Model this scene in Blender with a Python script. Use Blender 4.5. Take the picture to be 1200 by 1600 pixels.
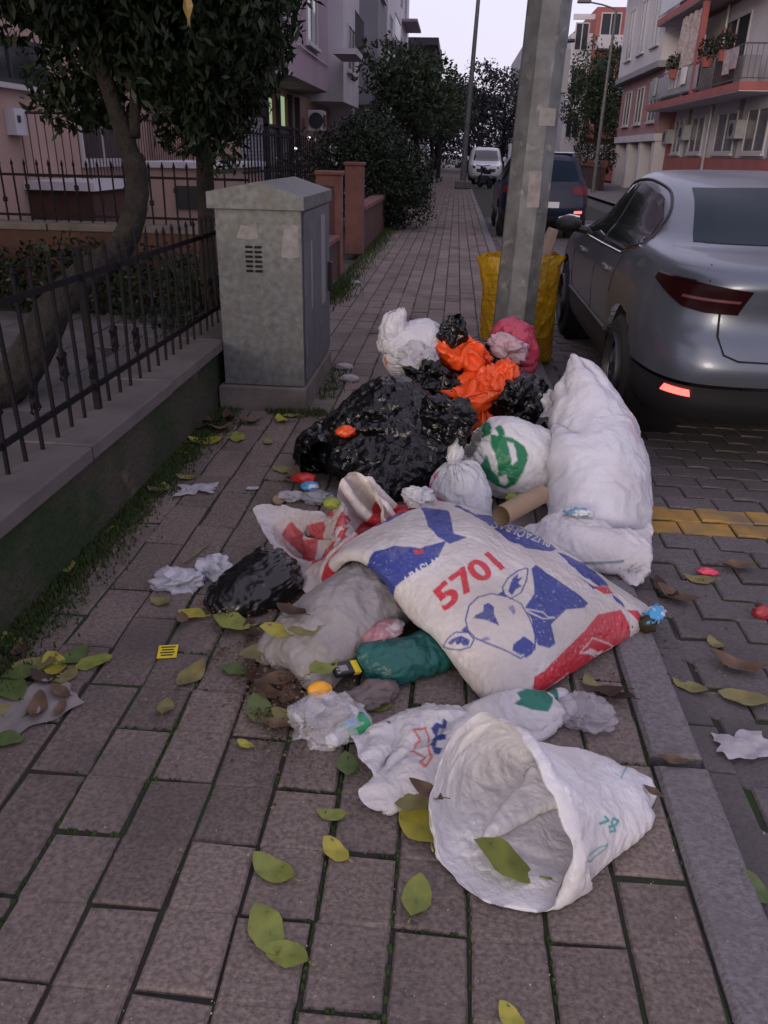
import bpy, bmesh, math, random
import numpy as np
from mathutils import Vector, Matrix, noise as mnoise
R = math.radians
random.seed(7); import mathutils; mathutils.noise.seed_set(5); rng = np.random.default_rng(11)
for o in list(bpy.data.objects): bpy.data.objects.remove(o)
S = bpy.context.scene; C = S.collection

# ------------------------------------------------------------------ camera
CF, CH, VPX, VPY, ROLL = 1230.0, 1.5, 715.0, 240.0, R(1.3)   # focal (px of the 1200x1600 photo), eye height, street vanishing point, roll
_d = np.array([(VPX-600)/CF, -(VPY-800)/CF, 1.0]); _d /= np.linalg.norm(_d)
_u = np.array([math.tan(ROLL), 1.0, 0.0]); _u[2] = -(_d[0]*_u[0]+_d[1]*_u[1])/_d[2]; _u /= np.linalg.norm(_u)
_x = np.array([_d[2]*_u[1]-_d[1]*_u[2], _d[0]*_u[2]-_d[2]*_u[0], _d[1]*_u[0]-_d[0]*_u[1]])
CM = np.array([_x, _d, _u])          # rows: world X, Y, Z seen in camera axes (right, up, forward)
EYE = np.array([0, 0, CH])
def ray(px, py): return CM @ np.array([(px-600)/CF, -(py-800)/CF, 1.0])
def G(px, py, z=0.0):
    r = ray(px, py); return EYE + r*(z-CH)/r[2]
def atX(px, py, X):
    r = ray(px, py); return EYE + r*X/r[0]
def atY(px, py, Y):
    r = ray(px, py); return EYE + r*Y/r[1]
def proj(P):
    c = (np.asarray(P, float)-EYE) @ CM
    return np.stack([600+CF*c[..., 0]/c[..., 2], 800-CF*c[..., 1]/c[..., 2]], -1)
cd = bpy.data.cameras.new('camera'); cam = bpy.data.objects.new('camera', cd); C.objects.link(cam); S.camera = cam
mw = Matrix.Identity(4)
for i in range(3):
    mw[i][0] = CM[i][0]; mw[i][1] = CM[i][1]; mw[i][2] = -CM[i][2]
mw[2][3] = CH; cam.matrix_world = mw
cd.sensor_fit = 'VERTICAL'; cd.sensor_height = 36; cd.sensor_width = 27; cd.lens = CF/1600*36
cd.clip_start = 0.05; cd.clip_end = 2000
S.render.resolution_x, S.render.resolution_y = 768, 1024

# ------------------------------------------------------------------ sky, sun, exposure
SUN_EL, SUN_AZ = R(9), R(200)       # azimuth clockwise from +Y: behind the camera, a little to its left
w = bpy.data.worlds.new('World'); S.world = w; w.use_nodes = True
nt = w.node_tree; nt.nodes.clear()
sky = nt.nodes.new('ShaderNodeTexSky'); sky.sky_type = 'NISHITA'; sky.sun_disc = False
sky.sun_elevation = SUN_EL; sky.sun_rotation = SUN_AZ; sky.air_density = 1.0; sky.dust_density = 4.0; sky.ozone_density = 2.0
tint = nt.nodes.new('ShaderNodeMix'); tint.data_type = 'RGBA'; tint.blend_type = 'MIX'
tint.inputs[0].default_value = 0.60; tint.inputs[7].default_value = (8.6, 7.7, 9.7, 1)
bgn = nt.nodes.new('ShaderNodeBackground'); bgn.inputs[1].default_value = 0.125
wo = nt.nodes.new('ShaderNodeOutputWorld')
nt.links.new(sky.outputs[0], tint.inputs[6]); nt.links.new(tint.outputs[2], bgn.inputs[0]); nt.links.new(bgn.outputs[0], wo.inputs[0])
sl = bpy.data.lights.new('sun', 'SUN'); sl.energy = 0.75; sl.angle = R(16); sl.color = (1.0, 0.88, 0.76)
sun = bpy.data.objects.new('sun', sl); C.objects.link(sun)
_sd = Vector((math.sin(SUN_AZ)*math.cos(SUN_EL), math.cos(SUN_AZ)*math.cos(SUN_EL), math.sin(SUN_EL)))
sun.rotation_euler = (-_sd).to_track_quat('-Z', 'Y').to_euler()
vs = S.view_settings; vs.view_transform = 'Standard'; vs.look = 'None'; vs.gamma = 1; vs.exposure = 0.25; vs.use_curve_mapping = False
S.render.engine = 'CYCLES'

# ------------------------------------------------------------------ helpers
def tag(o, label=None, cat=None, group=None, kind=None):
    if label: o['label'] = label
    if cat: o['category'] = cat
    if group: o['group'] = group
    if kind: o['kind'] = kind
    return o
def empty(name, loc=(0, 0, 0), rz=0, parent=None):
    o = bpy.data.objects.new(name, None); C.objects.link(o); o.location = loc; o.rotation_euler = (0, 0, rz); o.empty_display_size = 0.1
    if parent: o.parent = parent
    return o
def thing(name, label, cat, loc=(0, 0, 0), rz=0, group=None):
    return tag(empty(name, loc, rz), label, cat, group)
def link(name, me, parent=None, loc=None, rot=None):
    o = bpy.data.objects.new(name, me); C.objects.link(o)
    if parent: o.parent = parent
    if loc is not None: o.location = loc
    if rot is not None: o.rotation_euler = rot
    return o
class MB:
    def __init__(s): s.v = []; s.f = []; s.m = []; s.mi = 0
    def add(s, vs, fs):
        b = len(s.v); s.v += [tuple(map(float, p)) for p in vs]; s.f += [tuple(b+i for i in f) for f in fs]; s.m += [s.mi]*len(fs); return s
    def box(s, c, d, rz=0, rx=0, ry=0):
        M = Matrix.Translation(c) @ Matrix.Rotation(rz, 4, 'Z') @ Matrix.Rotation(ry, 4, 'Y') @ Matrix.Rotation(rx, 4, 'X')
        vs = [M @ Vector((x*d[0]/2, y*d[1]/2, z*d[2]/2)) for x in (-1, 1) for y in (-1, 1) for z in (-1, 1)]
        return s.add(vs, [(0, 1, 3, 2), (4, 6, 7, 5), (0, 4, 5, 1), (2, 3, 7, 6), (0, 2, 6, 4), (1, 5, 7, 3)])
    def bb(s, x0, x1, y0, y1, z0, z1): return s.box(((x0+x1)/2, (y0+y1)/2, (z0+z1)/2), (x1-x0, y1-y0, z1-z0))
    def bevbox(s, x0, x1, y0, y1, z0, z1, b):
        def ring(i, z): return [(x0+i, y0+i, z), (x1-i, y0+i, z), (x1-i, y1-i, z), (x0+i, y1-i, z)]
        rs = [ring(b, z0), ring(0, z0+b), ring(0, z1-b), ring(b, z1)]
        vs = sum(rs, []); fs = [(3, 2, 1, 0), (12, 13, 14, 15)]
        for k in range(3):
            for i in range(4): fs.append((4*k+i, 4*k+(i+1) % 4, 4*k+4+(i+1) % 4, 4*k+4+i))
        return s.add(vs, fs)
    def prism(s, poly, f0, f1):
        n = len(poly); a = [f0(p) for p in poly]; b = [f1(p) for p in poly]
        return s.add(a+b, [tuple(range(n-1, -1, -1)), tuple(range(n, 2*n))]+[(i, (i+1) % n, n+(i+1) % n, n+i) for i in range(n)])
    def tube(s, pts, rad, n=8, caps=True):
        pts = [Vector(p) for p in pts]; rs = rad if hasattr(rad, '__len__') else [rad]*len(pts)
        vs = []; up = Vector((0.13, 0.31, 1)).normalized()
        for i, p in enumerate(pts):
            t = (pts[min(i+1, len(pts)-1)]-pts[max(i-1, 0)]).normalized()
            a = t.cross(up)
            if a.length < 0.05: a = t.cross(Vector((1, 0, 0)))
            a.normalize(); b = t.cross(a)
            for k in range(n):
                q = 2*math.pi*(k+.5)/n; vs.append(p+(a*math.cos(q)+b*math.sin(q))*rs[i])
        fs = [(i*n+k, i*n+(k+1) % n, (i+1)*n+(k+1) % n, (i+1)*n+k) for i in range(len(pts)-1) for k in range(n)]
        if caps: fs += [tuple(range(n-1, -1, -1)), tuple((len(pts)-1)*n+k for k in range(n))]
        return s.add(vs, fs)
    def lathe(s, prof, c=(0, 0, 0), n=16, axis='Z'):
        vs = []; fs = []
        for r_, z in prof:
            for k in range(n):
                q = 2*math.pi*k/n; x, y = r_*math.cos(q), r_*math.sin(q)
                p = {'Z': (x, y, z), 'X': (z, x, y), 'Y': (x, z, y)}[axis]
                vs.append((c[0]+p[0], c[1]+p[1], c[2]+p[2]))
        for i in range(len(prof)-1):
            for k in range(n): fs.append((i*n+k, i*n+(k+1) % n, (i+1)*n+(k+1) % n, (i+1)*n+k))
        return s.add(vs, fs)
    def mesh(s, name, m=None, smooth=False):
        me = bpy.data.meshes.new(name); me.from_pydata(s.v, [], s.f); me.update()
        if m is not None:
            for q in (m if isinstance(m, (list, tuple)) else [m]): me.materials.append(q)
            if any(s.m): me.polygons.foreach_set('material_index', s.m)
        if smooth:
            me.polygons.foreach_set('use_smooth', [True]*len(me.polygons))
            if smooth != 'all': me.set_sharp_from_angle(angle=R(40))
        return me
    def build(s, name, m, parent=None, smooth=False, loc=None, rot=None): return link(name, s.mesh(name, m, smooth), parent, loc, rot)
def grid_faces(nv, nu, wrap=False):
    j, i = np.meshgrid(np.arange(nv-1), np.arange(nu if wrap else nu-1), indexing='ij')
    i2 = (i+1) % nu
    return np.stack([j*nu+i, j*nu+i2, (j+1)*nu+i2, (j+1)*nu+i], -1).reshape(-1, 4)
def np_mesh(name, V, Fq, m, smooth=True, color=None, uv=None):
    me = bpy.data.meshes.new(name); V = np.asarray(V, np.float32).reshape(-1, 3); k = Fq.shape[1]
    me.vertices.add(len(V)); me.vertices.foreach_set('co', V.ravel())
    me.loops.add(Fq.size); me.loops.foreach_set('vertex_index', Fq.ravel().astype(np.int32))
    me.polygons.add(len(Fq)); me.polygons.foreach_set('loop_start', np.arange(0, Fq.size, k, dtype=np.int32))
    if smooth: me.polygons.foreach_set('use_smooth', np.ones(len(Fq), bool))
    me.update(calc_edges=True)
    if color is not None:
        a = me.color_attributes.new('print', 'FLOAT_COLOR', 'POINT'); a.data.foreach_set('color', np.asarray(color, np.float32).ravel())
    if uv is not None:
        l = me.uv_layers.new(name='uv'); l.data.foreach_set('uv', np.asarray(uv, np.float32)[Fq.ravel()].ravel())
    if m is not None: me.materials.append(m)
    return me
# ------------------------------------------------------------------ materials
MATS = {}
def mat(name, col, rough=0.7, col2=None, scale=6.0, mixlo=0.35, mixhi=0.65, bump=0.0, bscale=40.0, metal=0.0, spec=0.5, detail=6.0,
        rand=0.0, emit=None, alpha=1.0, trans=0.0, coat=0.0, attr=None, coord='Object', dirt=None, dscale=2.0, dlo=0.5, dhi=0.75, bdist=0.01, sss=0.0, crease=0.0, cscale=10., transl=0.0, wave=None, wear=None):
    if name in MATS: return MATS[name]
    m = bpy.data.materials.new(name); m.use_nodes = True; t = m.node_tree; N = t.nodes; L = t.links; b = N['Principled BSDF']
    tc = N.new('ShaderNodeTexCoord')
    if coord == 'World':
        gp = N.new('ShaderNodeNewGeometry'); CO = gp.outputs['Position']
    else: CO = tc.outputs[coord]
    def nz(sc, det=detail, dist=0.0):
        n = N.new('ShaderNodeTexNoise'); n.inputs['Scale'].default_value = sc; n.inputs['Detail'].default_value = det; n.inputs['Distortion'].default_value = dist
        L.new(CO, n.inputs['Vector']); return n
    def ramp(src, lo, hi):
        r = N.new('ShaderNodeMapRange'); r.inputs[1].default_value = lo; r.inputs[2].default_value = hi; L.new(src, r.inputs[0]); return r.outputs[0]
    def mix(f, a, bb, mode='MIX'):
        x = N.new('ShaderNodeMix'); x.data_type = 'RGBA'; x.blend_type = mode
        for k, v in ((0, f), (6, a), (7, bb)):
            if hasattr(v, 'is_output') or isinstance(v, bpy.types.NodeSocket): L.new(v, x.inputs[k])
            else: x.inputs[k].default_value = v if k == 0 else (tuple(v)+(1,))[:4]
        return x.outputs[2]
    if attr:
        a = N.new('ShaderNodeVertexColor'); a.layer_name = attr; c = a.outputs[0]
        if col2: c = mix(ramp(nz(scale).outputs[0], mixlo, mixhi), c, mix(1.0, c, col2, 'MULTIPLY'))
    if attr and wear:
        c = mix(ramp(nz(95, 10).outputs[0], .60, .80), c, wear)
    if attr: pass
    elif col2: c = mix(ramp(nz(scale).outputs[0], mixlo, mixhi), col, col2)
    else:
        rg = N.new('ShaderNodeRGB'); rg.outputs[0].default_value = (*col, 1); c = rg.outputs[0]
    if dirt: c = mix(ramp(nz(dscale, 5).outputs[0], dlo, dhi), c, dirt)
    if rand:
        oi = N.new('ShaderNodeObjectInfo'); ge = N.new('ShaderNodeNewGeometry')
        ad = N.new('ShaderNodeMath'); ad.operation = 'ADD'; L.new(oi.outputs['Random'], ad.inputs[0]); L.new(ge.outputs['Random Per Island'], ad.inputs[1])
        fr = N.new('ShaderNodeMath'); fr.operation = 'FRACT'; L.new(ad.outputs[0], fr.inputs[0])
        mr = N.new('ShaderNodeMapRange'); mr.inputs[3].default_value = 1-rand; mr.inputs[4].default_value = 1+rand; L.new(fr.outputs[0], mr.inputs[0])
        c = mix(1.0, c, mr.outputs[0], 'MULTIPLY')
    L.new(c, b.inputs['Base Color'])
    b.inputs['Roughness'].default_value = rough; b.inputs['Metallic'].default_value = metal; b.inputs['Specular IOR Level'].default_value = spec
    b.inputs['Alpha'].default_value = alpha; b.inputs['Transmission Weight'].default_value = trans; b.inputs['Coat Weight'].default_value = coat
    if coat: b.inputs['Coat Roughness'].default_value = 0.05
    if sss: b.inputs['Subsurface Weight'].default_value = sss; b.inputs['Subsurface Radius'].default_value = (.03, .03, .03)
    if emit: b.inputs['Emission Color'].default_value = (*emit[0], 1); b.inputs['Emission Strength'].default_value = emit[1]
    h = None
    if bump: h = nz(bscale, 8).outputs[0]
    if wave:
        wv = N.new('ShaderNodeTexWave'); wv.inputs['Scale'].default_value = wave; wv.inputs['Distortion'].default_value = 1.0; L.new(CO, wv.inputs['Vector'])
        ma = N.new('ShaderNodeMath'); ma.operation = 'ADD'; L.new(wv.outputs['Fac'], ma.inputs[0])
        if h is not None: L.new(h, ma.inputs[1])
        h = ma.outputs[0]
    if crease:
        v = N.new('ShaderNodeTexVoronoi'); v.feature = 'F1'; v.inputs['Scale'].default_value = cscale
        ds = nz(cscale*0.5, 3); vm = N.new('ShaderNodeVectorMath'); vm.operation = 'ADD'
        L.new(CO, vm.inputs[0]); sc_ = N.new('ShaderNodeVectorMath'); sc_.operation = 'SCALE'; sc_.inputs['Scale'].default_value = 0.6/cscale*2
        L.new(ds.outputs['Color'], sc_.inputs[0]); L.new(sc_.outputs[0], vm.inputs[1]); L.new(vm.outputs[0], v.inputs['Vector'])
        ma = N.new('ShaderNodeMath'); ma.operation = 'MULTIPLY_ADD'; ma.inputs[1].default_value = crease; L.new(v.outputs['Distance'], ma.inputs[0])
        if h is not None: L.new(h, ma.inputs[2])
        h = ma.outputs[0]
    if h is not None:
        bp = N.new('ShaderNodeBump'); bp.inputs['Strength'].default_value = max(bump, 0.3 if (crease or wave) else 0); bp.inputs['Distance'].default_value = bdist
        L.new(h, bp.inputs['Height']); L.new(bp.outputs[0], b.inputs['Normal'])
    if transl:
        tr = N.new('ShaderNodeBsdfTranslucent'); L.new(c, tr.inputs['Color']); ms = N.new('ShaderNodeMixShader'); ms.inputs[0].default_value = transl
        out = N['Material Output']; L.new(b.outputs[0], ms.inputs[1]); L.new(tr.outputs[0], ms.inputs[2]); L.new(ms.outputs[0], out.inputs[0])
    MATS[name] = m; return m
# ------------------------------------------------------------------ cloth: sacks and bags settle on a shared height field
HX0, HY0, HS = -1.8, 0.6, 0.02
HF = np.zeros((320, 180), np.float32)            # [y, x] height of what already lies there
HF[:, int((.765-HX0)/HS)+1:] = -.035            # the parking bay lies lower than the walk
def hf_at(x, y):
    fx = np.clip((x-HX0)/HS, 0, HF.shape[1]-1.01); fy = np.clip((y-HY0)/HS, 0, HF.shape[0]-1.01)
    i = fx.astype(int); j = fy.astype(int); a = fx-i; b = fy-j
    return HF[j, i]*(1-a)*(1-b)+HF[j, i+1]*a*(1-b)+HF[j+1, i]*(1-a)*b+HF[j+1, i+1]*a*b
def hf_add(P, blur=1):
    q = P.reshape(-1, 3); i = ((q[:, 0]-HX0)/HS).round().astype(int); j = ((q[:, 1]-HY0)/HS).round().astype(int)
    ok = (i >= 0) & (j >= 0) & (i < HF.shape[1]) & (j < HF.shape[0])
    T = np.full_like(HF, -1.0); np.maximum.at(T, (j[ok], i[ok]), q[ok, 2])
    for _ in range(2):                            # close pinholes between samples
        Z = T.copy()
        for a, b in ((0, 1), (0, -1), (1, 0), (-1, 0)): Z = np.maximum(Z, np.roll(T, b, a)*0.97)
        T = np.where(T > 0, T, Z*0.6)
    np.maximum(HF, T, out=HF)
def ellipse_ring(nu, W, ratio):
    """closed ring with perimeter 2W; ratio = thickness / width; equal arc length spacing; starts at the +b edge"""
    th = np.linspace(0, 2*np.pi, 721); x = np.cos(th); y = ratio*np.sin(th)
    s = np.concatenate([[0], np.cumsum(np.hypot(np.diff(x), np.diff(y)))]); k = 2*W/s[-1]
    t = np.interp(np.arange(nu)/nu*s[-1], s, th); return np.cos(t)*k, ratio*np.sin(t)*k
def settle(P0, wrap, hu, hv, steps=160, iters=4, grav=0.0006, press=0.0, seam=False, cinch=(), pins=None, damp=0.93, shear=0.5, comp=0.25,
           bend=0.12, lumps=(), collide=True, pw=None, fric=0.5, shrink=1.0, jitter=0.004, seed=0, fill=None, extra=None, cstart=0, coff=0.012):
    nv, nu, _ = P0.shape; P = P0.reshape(-1, 3).copy(); rg = np.random.default_rng(seed); P += rg.normal(0, jitter, P.shape)
    idx = np.arange(nv*nu).reshape(nv, nu); B = []
    def put(a, b, L, s, c):
        if len(a): B.append((a.ravel(), b.ravel(), L, s, c))
    hu *= shrink
    R_ = np.roll(idx, -1, 1)
    cols = nu if wrap else nu-1
    for p in (0, 1): put(idx[:, p:cols:2], R_[:, p:cols:2], hu, 1.0, comp)
    for p in (0, 1): put(idx[p:-1:2], idx[p+1::2][:len(idx[p:-1:2])], hv, 1.0, comp)
    dg = math.hypot(hu, hv)
    for p in (0, 1):
        A = idx[:-1, :cols][:, p::2]; D = R_[1:, :cols][:, p::2]; A2 = R_[:-1, :cols][:, p::2]; D2 = idx[1:, :cols][:, p::2]
        for q in (0, 1): put(A[q::2], D[q::2], dg, shear, 0.1); put(A2[q::2], D2[q::2], dg, shear, 0.1)
    R2 = np.roll(idx, -2, 1); c2 = nu if wrap else nu-2
    if bend:
        for p in range(4):
            sel = np.arange(c2); sel = sel[(sel//2) % 2 == 0] if p in (0, 1) else sel[(sel//2) % 2 == 1]
            sel = sel[sel % 2 == p % 2]; put(idx[:, sel], R2[:, sel], 2*hu, 0.0, bend)
            r0 = np.arange(nv-2); r0 = r0[(r0//2) % 2 == (0 if p < 2 else 1)]; r0 = r0[r0 % 2 == p % 2]
            if len(r0): put(idx[r0], idx[r0+2], 2*hv, 0.0, bend)
    sa = sb = None
    if seam:
        h = nu//2; sa = idx[0, 1:h]; sb = idx[0, nu-1:h:-1]
    V = np.zeros_like(P); area = hu*hv
    pwv = np.ones((nv, nu, 1)) if pw is None else np.asarray(pw, float).reshape(nv, 1, 1)*np.ones((1, nu, 1))
    for st in range(steps):
        g = P.reshape(nv, nu, 3); V *= damp; V[:, 2] -= grav
        if press:
            du = (np.roll(g, -1, 1)-np.roll(g, 1, 1)) if wrap else np.gradient(g, axis=1)*2
            n = np.cross(du, np.gradient(g, axis=0)*2)/(4*area)
            ps = press
            if fill:                              # hold the volume of what is inside
                vol = abs(np.sum(n*(g-g.reshape(-1, 3).mean(0))))*area/3; ps = press*float(np.clip((fill/max(vol, 1e-4)-1)*6, -.4, 1.6))
            V += (n*pwv).reshape(-1, 3)*ps
        if extra is not None: extra(st, P, V, idx)
        X = P+V
        for it in range(iters):
            for a, b, L, s, c in B:
                xa = X[a]; d = X[b]-xa; l = np.sqrt(np.einsum('ij,ij->i', d, d))+1e-9
                f = (l-L)/l; f *= np.where(f > 0, s, c)*0.5; d *= f[:, None]; X[a] = xa+d; X[b] -= d
            if sa is not None:
                m = (X[sa]+X[sb])/2; X[sa] = m; X[sb] = m
            for row, rad, stf in cinch:
                r = idx[row]; c_ = X[r].mean(0); d = X[r]-c_; l = np.linalg.norm(d, axis=1, keepdims=True)+1e-9
                X[r] = c_+d*(1+stf*(np.minimum(1, rad/l)-1))
            if pins is not None: X[pins[0]] = pins[1]
            for c_, r_ in lumps:
                d = (X-c_)/r_; l = np.linalg.norm(d, axis=1); k = l < 1
                if k.any(): X[k] = c_+d[k]/np.maximum(l[k], 1e-3)[:, None]*r_
        if collide and st >= cstart:
            hh = hf_at(X[:, 0], X[:, 1])+coff; k = X[:, 2] < hh
            dz = hh[k]-X[k, 2]; X[k, 2] += np.minimum(dz, 0.03)
            X[k, :2] = P[k, :2]+(X[k, :2]-P[k, :2])*(1-fric)
        V = np.clip(X-P, -0.03, 0.03); P = X
    return P.reshape(nv, nu, 3)
def cubic_up(P, k, wrap):
    """Catmull-Rom upsampling of a grid along both axes"""
    def up(A, k, wrap):                           # along axis 0
        n = len(A)
        if wrap: t = np.arange(n*k)/k
        else: t = np.linspace(0, n-1, (n-1)*k+1)
        i = np.floor(t).astype(int); f = (t-i).reshape(-1, *([1]*(A.ndim-1)))
        g = (lambda q: A[q % n]) if wrap else (lambda q: A[np.clip(q, 0, n-1)])
        a, b, c, d = g(i-1), g(i), g(i+1), g(i+2)
        return b+0.5*f*(c-a+f*(2*a-5*b+4*c-d+f*(3*(b-c)+d-a)))
    Q = up(P, k, False); return np.swapaxes(up(np.swapaxes(Q, 0, 1), k, wrap), 0, 1)
_PERM = np.random.default_rng(5).permutation(256); _PERM = np.concatenate([_PERM, _PERM]); _GR = np.random.default_rng(6).normal(size=(256, 3)); _GR /= np.linalg.norm(_GR, axis=1, keepdims=True)
def perlin(p):
    p = np.asarray(p, float); i = np.floor(p).astype(int); f = p-i; w_ = f*f*f*(f*(f*6-15)+10); out = 0
    for dx in (0, 1):
        for dy in (0, 1):
            for dz in (0, 1):
                h = _PERM[(_PERM[(_PERM[(i[..., 0]+dx) & 255]+i[..., 1]+dy) & 255]+i[..., 2]+dz) & 255]
                d = f-np.array([dx, dy, dz]); v = np.einsum('...i,...i->...', _GR[h], d)
                out = out+v*(w_[..., 0] if dx else 1-w_[..., 0])*(w_[..., 1] if dy else 1-w_[..., 1])*(w_[..., 2] if dz else 1-w_[..., 2])
    return out
def crinkle(Pf, wrap, amp=.006, sc=14., seed=0, fine=.4, along=1.0, keep=None):
    """creases of handled plastic cloth: ridged noise pushed along the surface normals"""
    nv, nu, _ = Pf.shape; du = (np.roll(Pf, -1, 1)-np.roll(Pf, 1, 1)) if wrap else np.gradient(Pf, axis=1); n = np.cross(du, np.gradient(Pf, axis=0)); n /= np.linalg.norm(n, axis=-1, keepdims=True)+1e-9
    q = Pf*sc+seed*7.3; wv = np.stack([perlin(q*.6+k*9.1) for k in range(3)], -1)*1.1; q = q+wv
    q = q*np.array([1., along, 1.]); h = 0; am = 1.
    for k, s_ in enumerate((1., 2.1, 4.3)):
        h = h+am*(np.abs(perlin(q*s_+k*3.3))*2-.55); am *= fine
    h = h*amp if keep is None else h*amp*keep[..., None][..., 0]
    return Pf-n*h[..., None]
def ring_pts(pts, n):
    """n points evenly along a closed smooth loop"""
    p = cubic_up(np.repeat(np.asarray(pts, float)[None], 2, 0), 12, True)[0]; d = np.linalg.norm(np.roll(p, -1, 0)-p, axis=1); s = np.concatenate([[0], np.cumsum(d)]); p = np.concatenate([p, p[:1]])
    t = np.arange(n)/n*s[-1]; return np.stack([np.interp(t, s, p[:, k]) for k in range(3)], 1)
def match_ring(ring, ref):
    """rotate / flip a ring so that it runs like the reference ring"""
    best = None
    for fl in (False, True):
        r = ring[::-1] if fl else ring
        for k in range(0, len(r), 2):
            q = np.roll(r, k, 0); e = ((q-ref)**2).sum()
            if best is None or e < best[0]: best = (e, q)
    return best[1]
def tube_frame(path, bdir, W, ratios, nu, nv):
    """ring stack along a path; bdir = width direction; ratios sampled along the length"""
    path = np.asarray(path, float); s = np.concatenate([[0], np.cumsum(np.linalg.norm(np.diff(path, axis=0), axis=1))])
    t = np.linspace(0, s[-1], nv); c = np.stack([np.interp(t, s, path[:, k]) for k in range(3)], 1)
    tg = np.gradient(c, axis=0); tg /= np.linalg.norm(tg, axis=1, keepdims=True)
    bd = np.asarray(bdir, float); P = np.zeros((nv, nu, 3))
    rr = np.interp(np.linspace(0, 1, nv), np.linspace(0, 1, len(ratios)), ratios)
    for j in range(nv):
        b = bd-tg[j]*(bd@tg[j]); b /= np.linalg.norm(b); n = np.cross(tg[j], b)
        if n[2] < 0: n = -n
        x, y = ellipse_ring(nu, W, max(rr[j], 0.02)); P[j] = c[j]+np.outer(x, b)+np.outer(y, n)
    return P
def fix_orient(P):
    g = P; n = np.cross(np.roll(g, -1, 1)-np.roll(g, 1, 1), np.gradient(g, axis=0)); c = g.mean(1, keepdims=True)
    return P if np.sum(n*(g-c)) > 0 else P[:, ::-1][:, np.r_[P.shape[1]-1, 0:P.shape[1]-1]]
# ---- flat print in sack coordinates
class Art:
    """print painted on the flat cloth: x runs round the sack, y along it, both in metres"""
    def __init__(s, nv, nu, Wd, Ht, base, ss=2):
        s.ss = ss; s.h, s.w = nv*ss, nu*ss; s.W, s.H = Wd, Ht
        s.a = np.ones((s.h, s.w, 3))*np.array(base)
        s.X = (np.arange(s.w)+.5)/s.w*Wd; s.Y = (np.arange(s.h)+.5)/s.h*Ht
    def poly(s, pts, col, alpha=1.0):
        p = np.asarray(pts, float); x0, y0 = p.min(0); x1, y1 = p.max(0)
        i0, i1 = np.searchsorted(s.X, [x0, x1]); j0, j1 = np.searchsorted(s.Y, [y0, y1])
        if i1 <= i0 or j1 <= j0: return
        xx, yy = np.meshgrid(s.X[i0:i1], s.Y[j0:j1]); ins = np.zeros(xx.shape, bool); q = np.roll(p, -1, 0)
        for (ax, ay), (bx, by) in zip(p, q):
            if ay == by: continue
            ins ^= ((ay > yy) != (by > yy)) & (xx < (bx-ax)*(yy-ay)/(by-ay)+ax)
        v = s.a[j0:j1, i0:i1]; v[ins] = v[ins]*(1-alpha)+np.array(col)*alpha
    def line(s, pts, wd, col):
        for a, b in zip(pts[:-1], pts[1:]):
            a = np.array(a, float); b = np.array(b, float); d = b-a; l = np.linalg.norm(d)
            if l < 1e-6: continue
            d /= l; n = np.array([-d[1], d[0]])*wd/2; e = d*wd*.3; s.poly([a-e+n, b+e+n, b+e-n, a-e-n], col)
    def text(s, txt, org, xd, yd, size, col, bold=0.0):
        """org = lower left corner, xd / yd = unit directions of baseline and letter height"""
        c = bpy.data.curves.new('t', 'FONT'); c.body = txt; c.size = 1.0; c.offset = bold; o = bpy.data.objects.new('t', c); C.objects.link(o)
        me = bpy.data.meshes.new_from_object(o.evaluated_get(bpy.context.evaluated_depsgraph_get()))
        me.calc_loop_triangles(); vv = np.array([v.co[:2] for v in me.vertices])*size*1.38
        org, xd, yd = map(np.array, (org, xd, yd))
        for t in me.loop_triangles:
            s.poly([org+xd*vv[i][0]+yd*vv[i][1] for i in t.vertices], col)
        bpy.data.objects.remove(o); bpy.data.curves.remove(c); bpy.data.meshes.remove(me)
    def colors(s):
        k = s.ss; a = s.a.reshape(s.h//k, k, s.w//k, k, 3).mean((1, 3)); return np.concatenate([a, np.ones(a.shape[:2]+(1,))], 2).reshape(-1, 4)
def pix_to_cloth(Pf, Wd, Ht, pts, wrap=True):
    """where on the flat cloth lie the surface points seen at these photo pixels"""
    nv, nu, _ = Pf.shape; uv = proj(Pf)
    du = np.roll(Pf, -1, 1)-np.roll(Pf, 1, 1); n = np.cross(du, np.gradient(Pf, axis=0)); face = np.sum(n*(EYE-Pf), -1) > 0
    dist = np.linalg.norm(Pf-EYE, axis=-1); out = []
    for p in pts:
        e = ((uv-np.array(p))**2).sum(-1)+np.where(face, 0, 1e5); e0 = e.min(); near = e < (math.sqrt(e0)+2.5)**2
        d = np.where(near, dist, 1e9); cand = near & (dist < d.min()+0.05); e = np.where(cand, e, 1e9)
        j, i = np.unravel_index(np.argmin(e), e.shape); out.append(((i+.5)/nu*Wd, (j+.5)/nv*Ht))
    return out
def sack_mesh(name, Pf, m, wrap=True, color=None, Wd=1, Ht=1):
    nv, nu, _ = Pf.shape; org = Pf.reshape(-1, 3).mean(0); org[2] = Pf[..., 2].min()
    uu, vv = np.meshgrid(np.arange(nu)/nu*Wd, np.arange(nv)/nv*Ht)
    me = np_mesh(name, Pf.reshape(-1, 3)-org, grid_faces(nv, nu, wrap), m, True, color, np.stack([uu, vv], -1).reshape(-1, 2))
    return me, org
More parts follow.
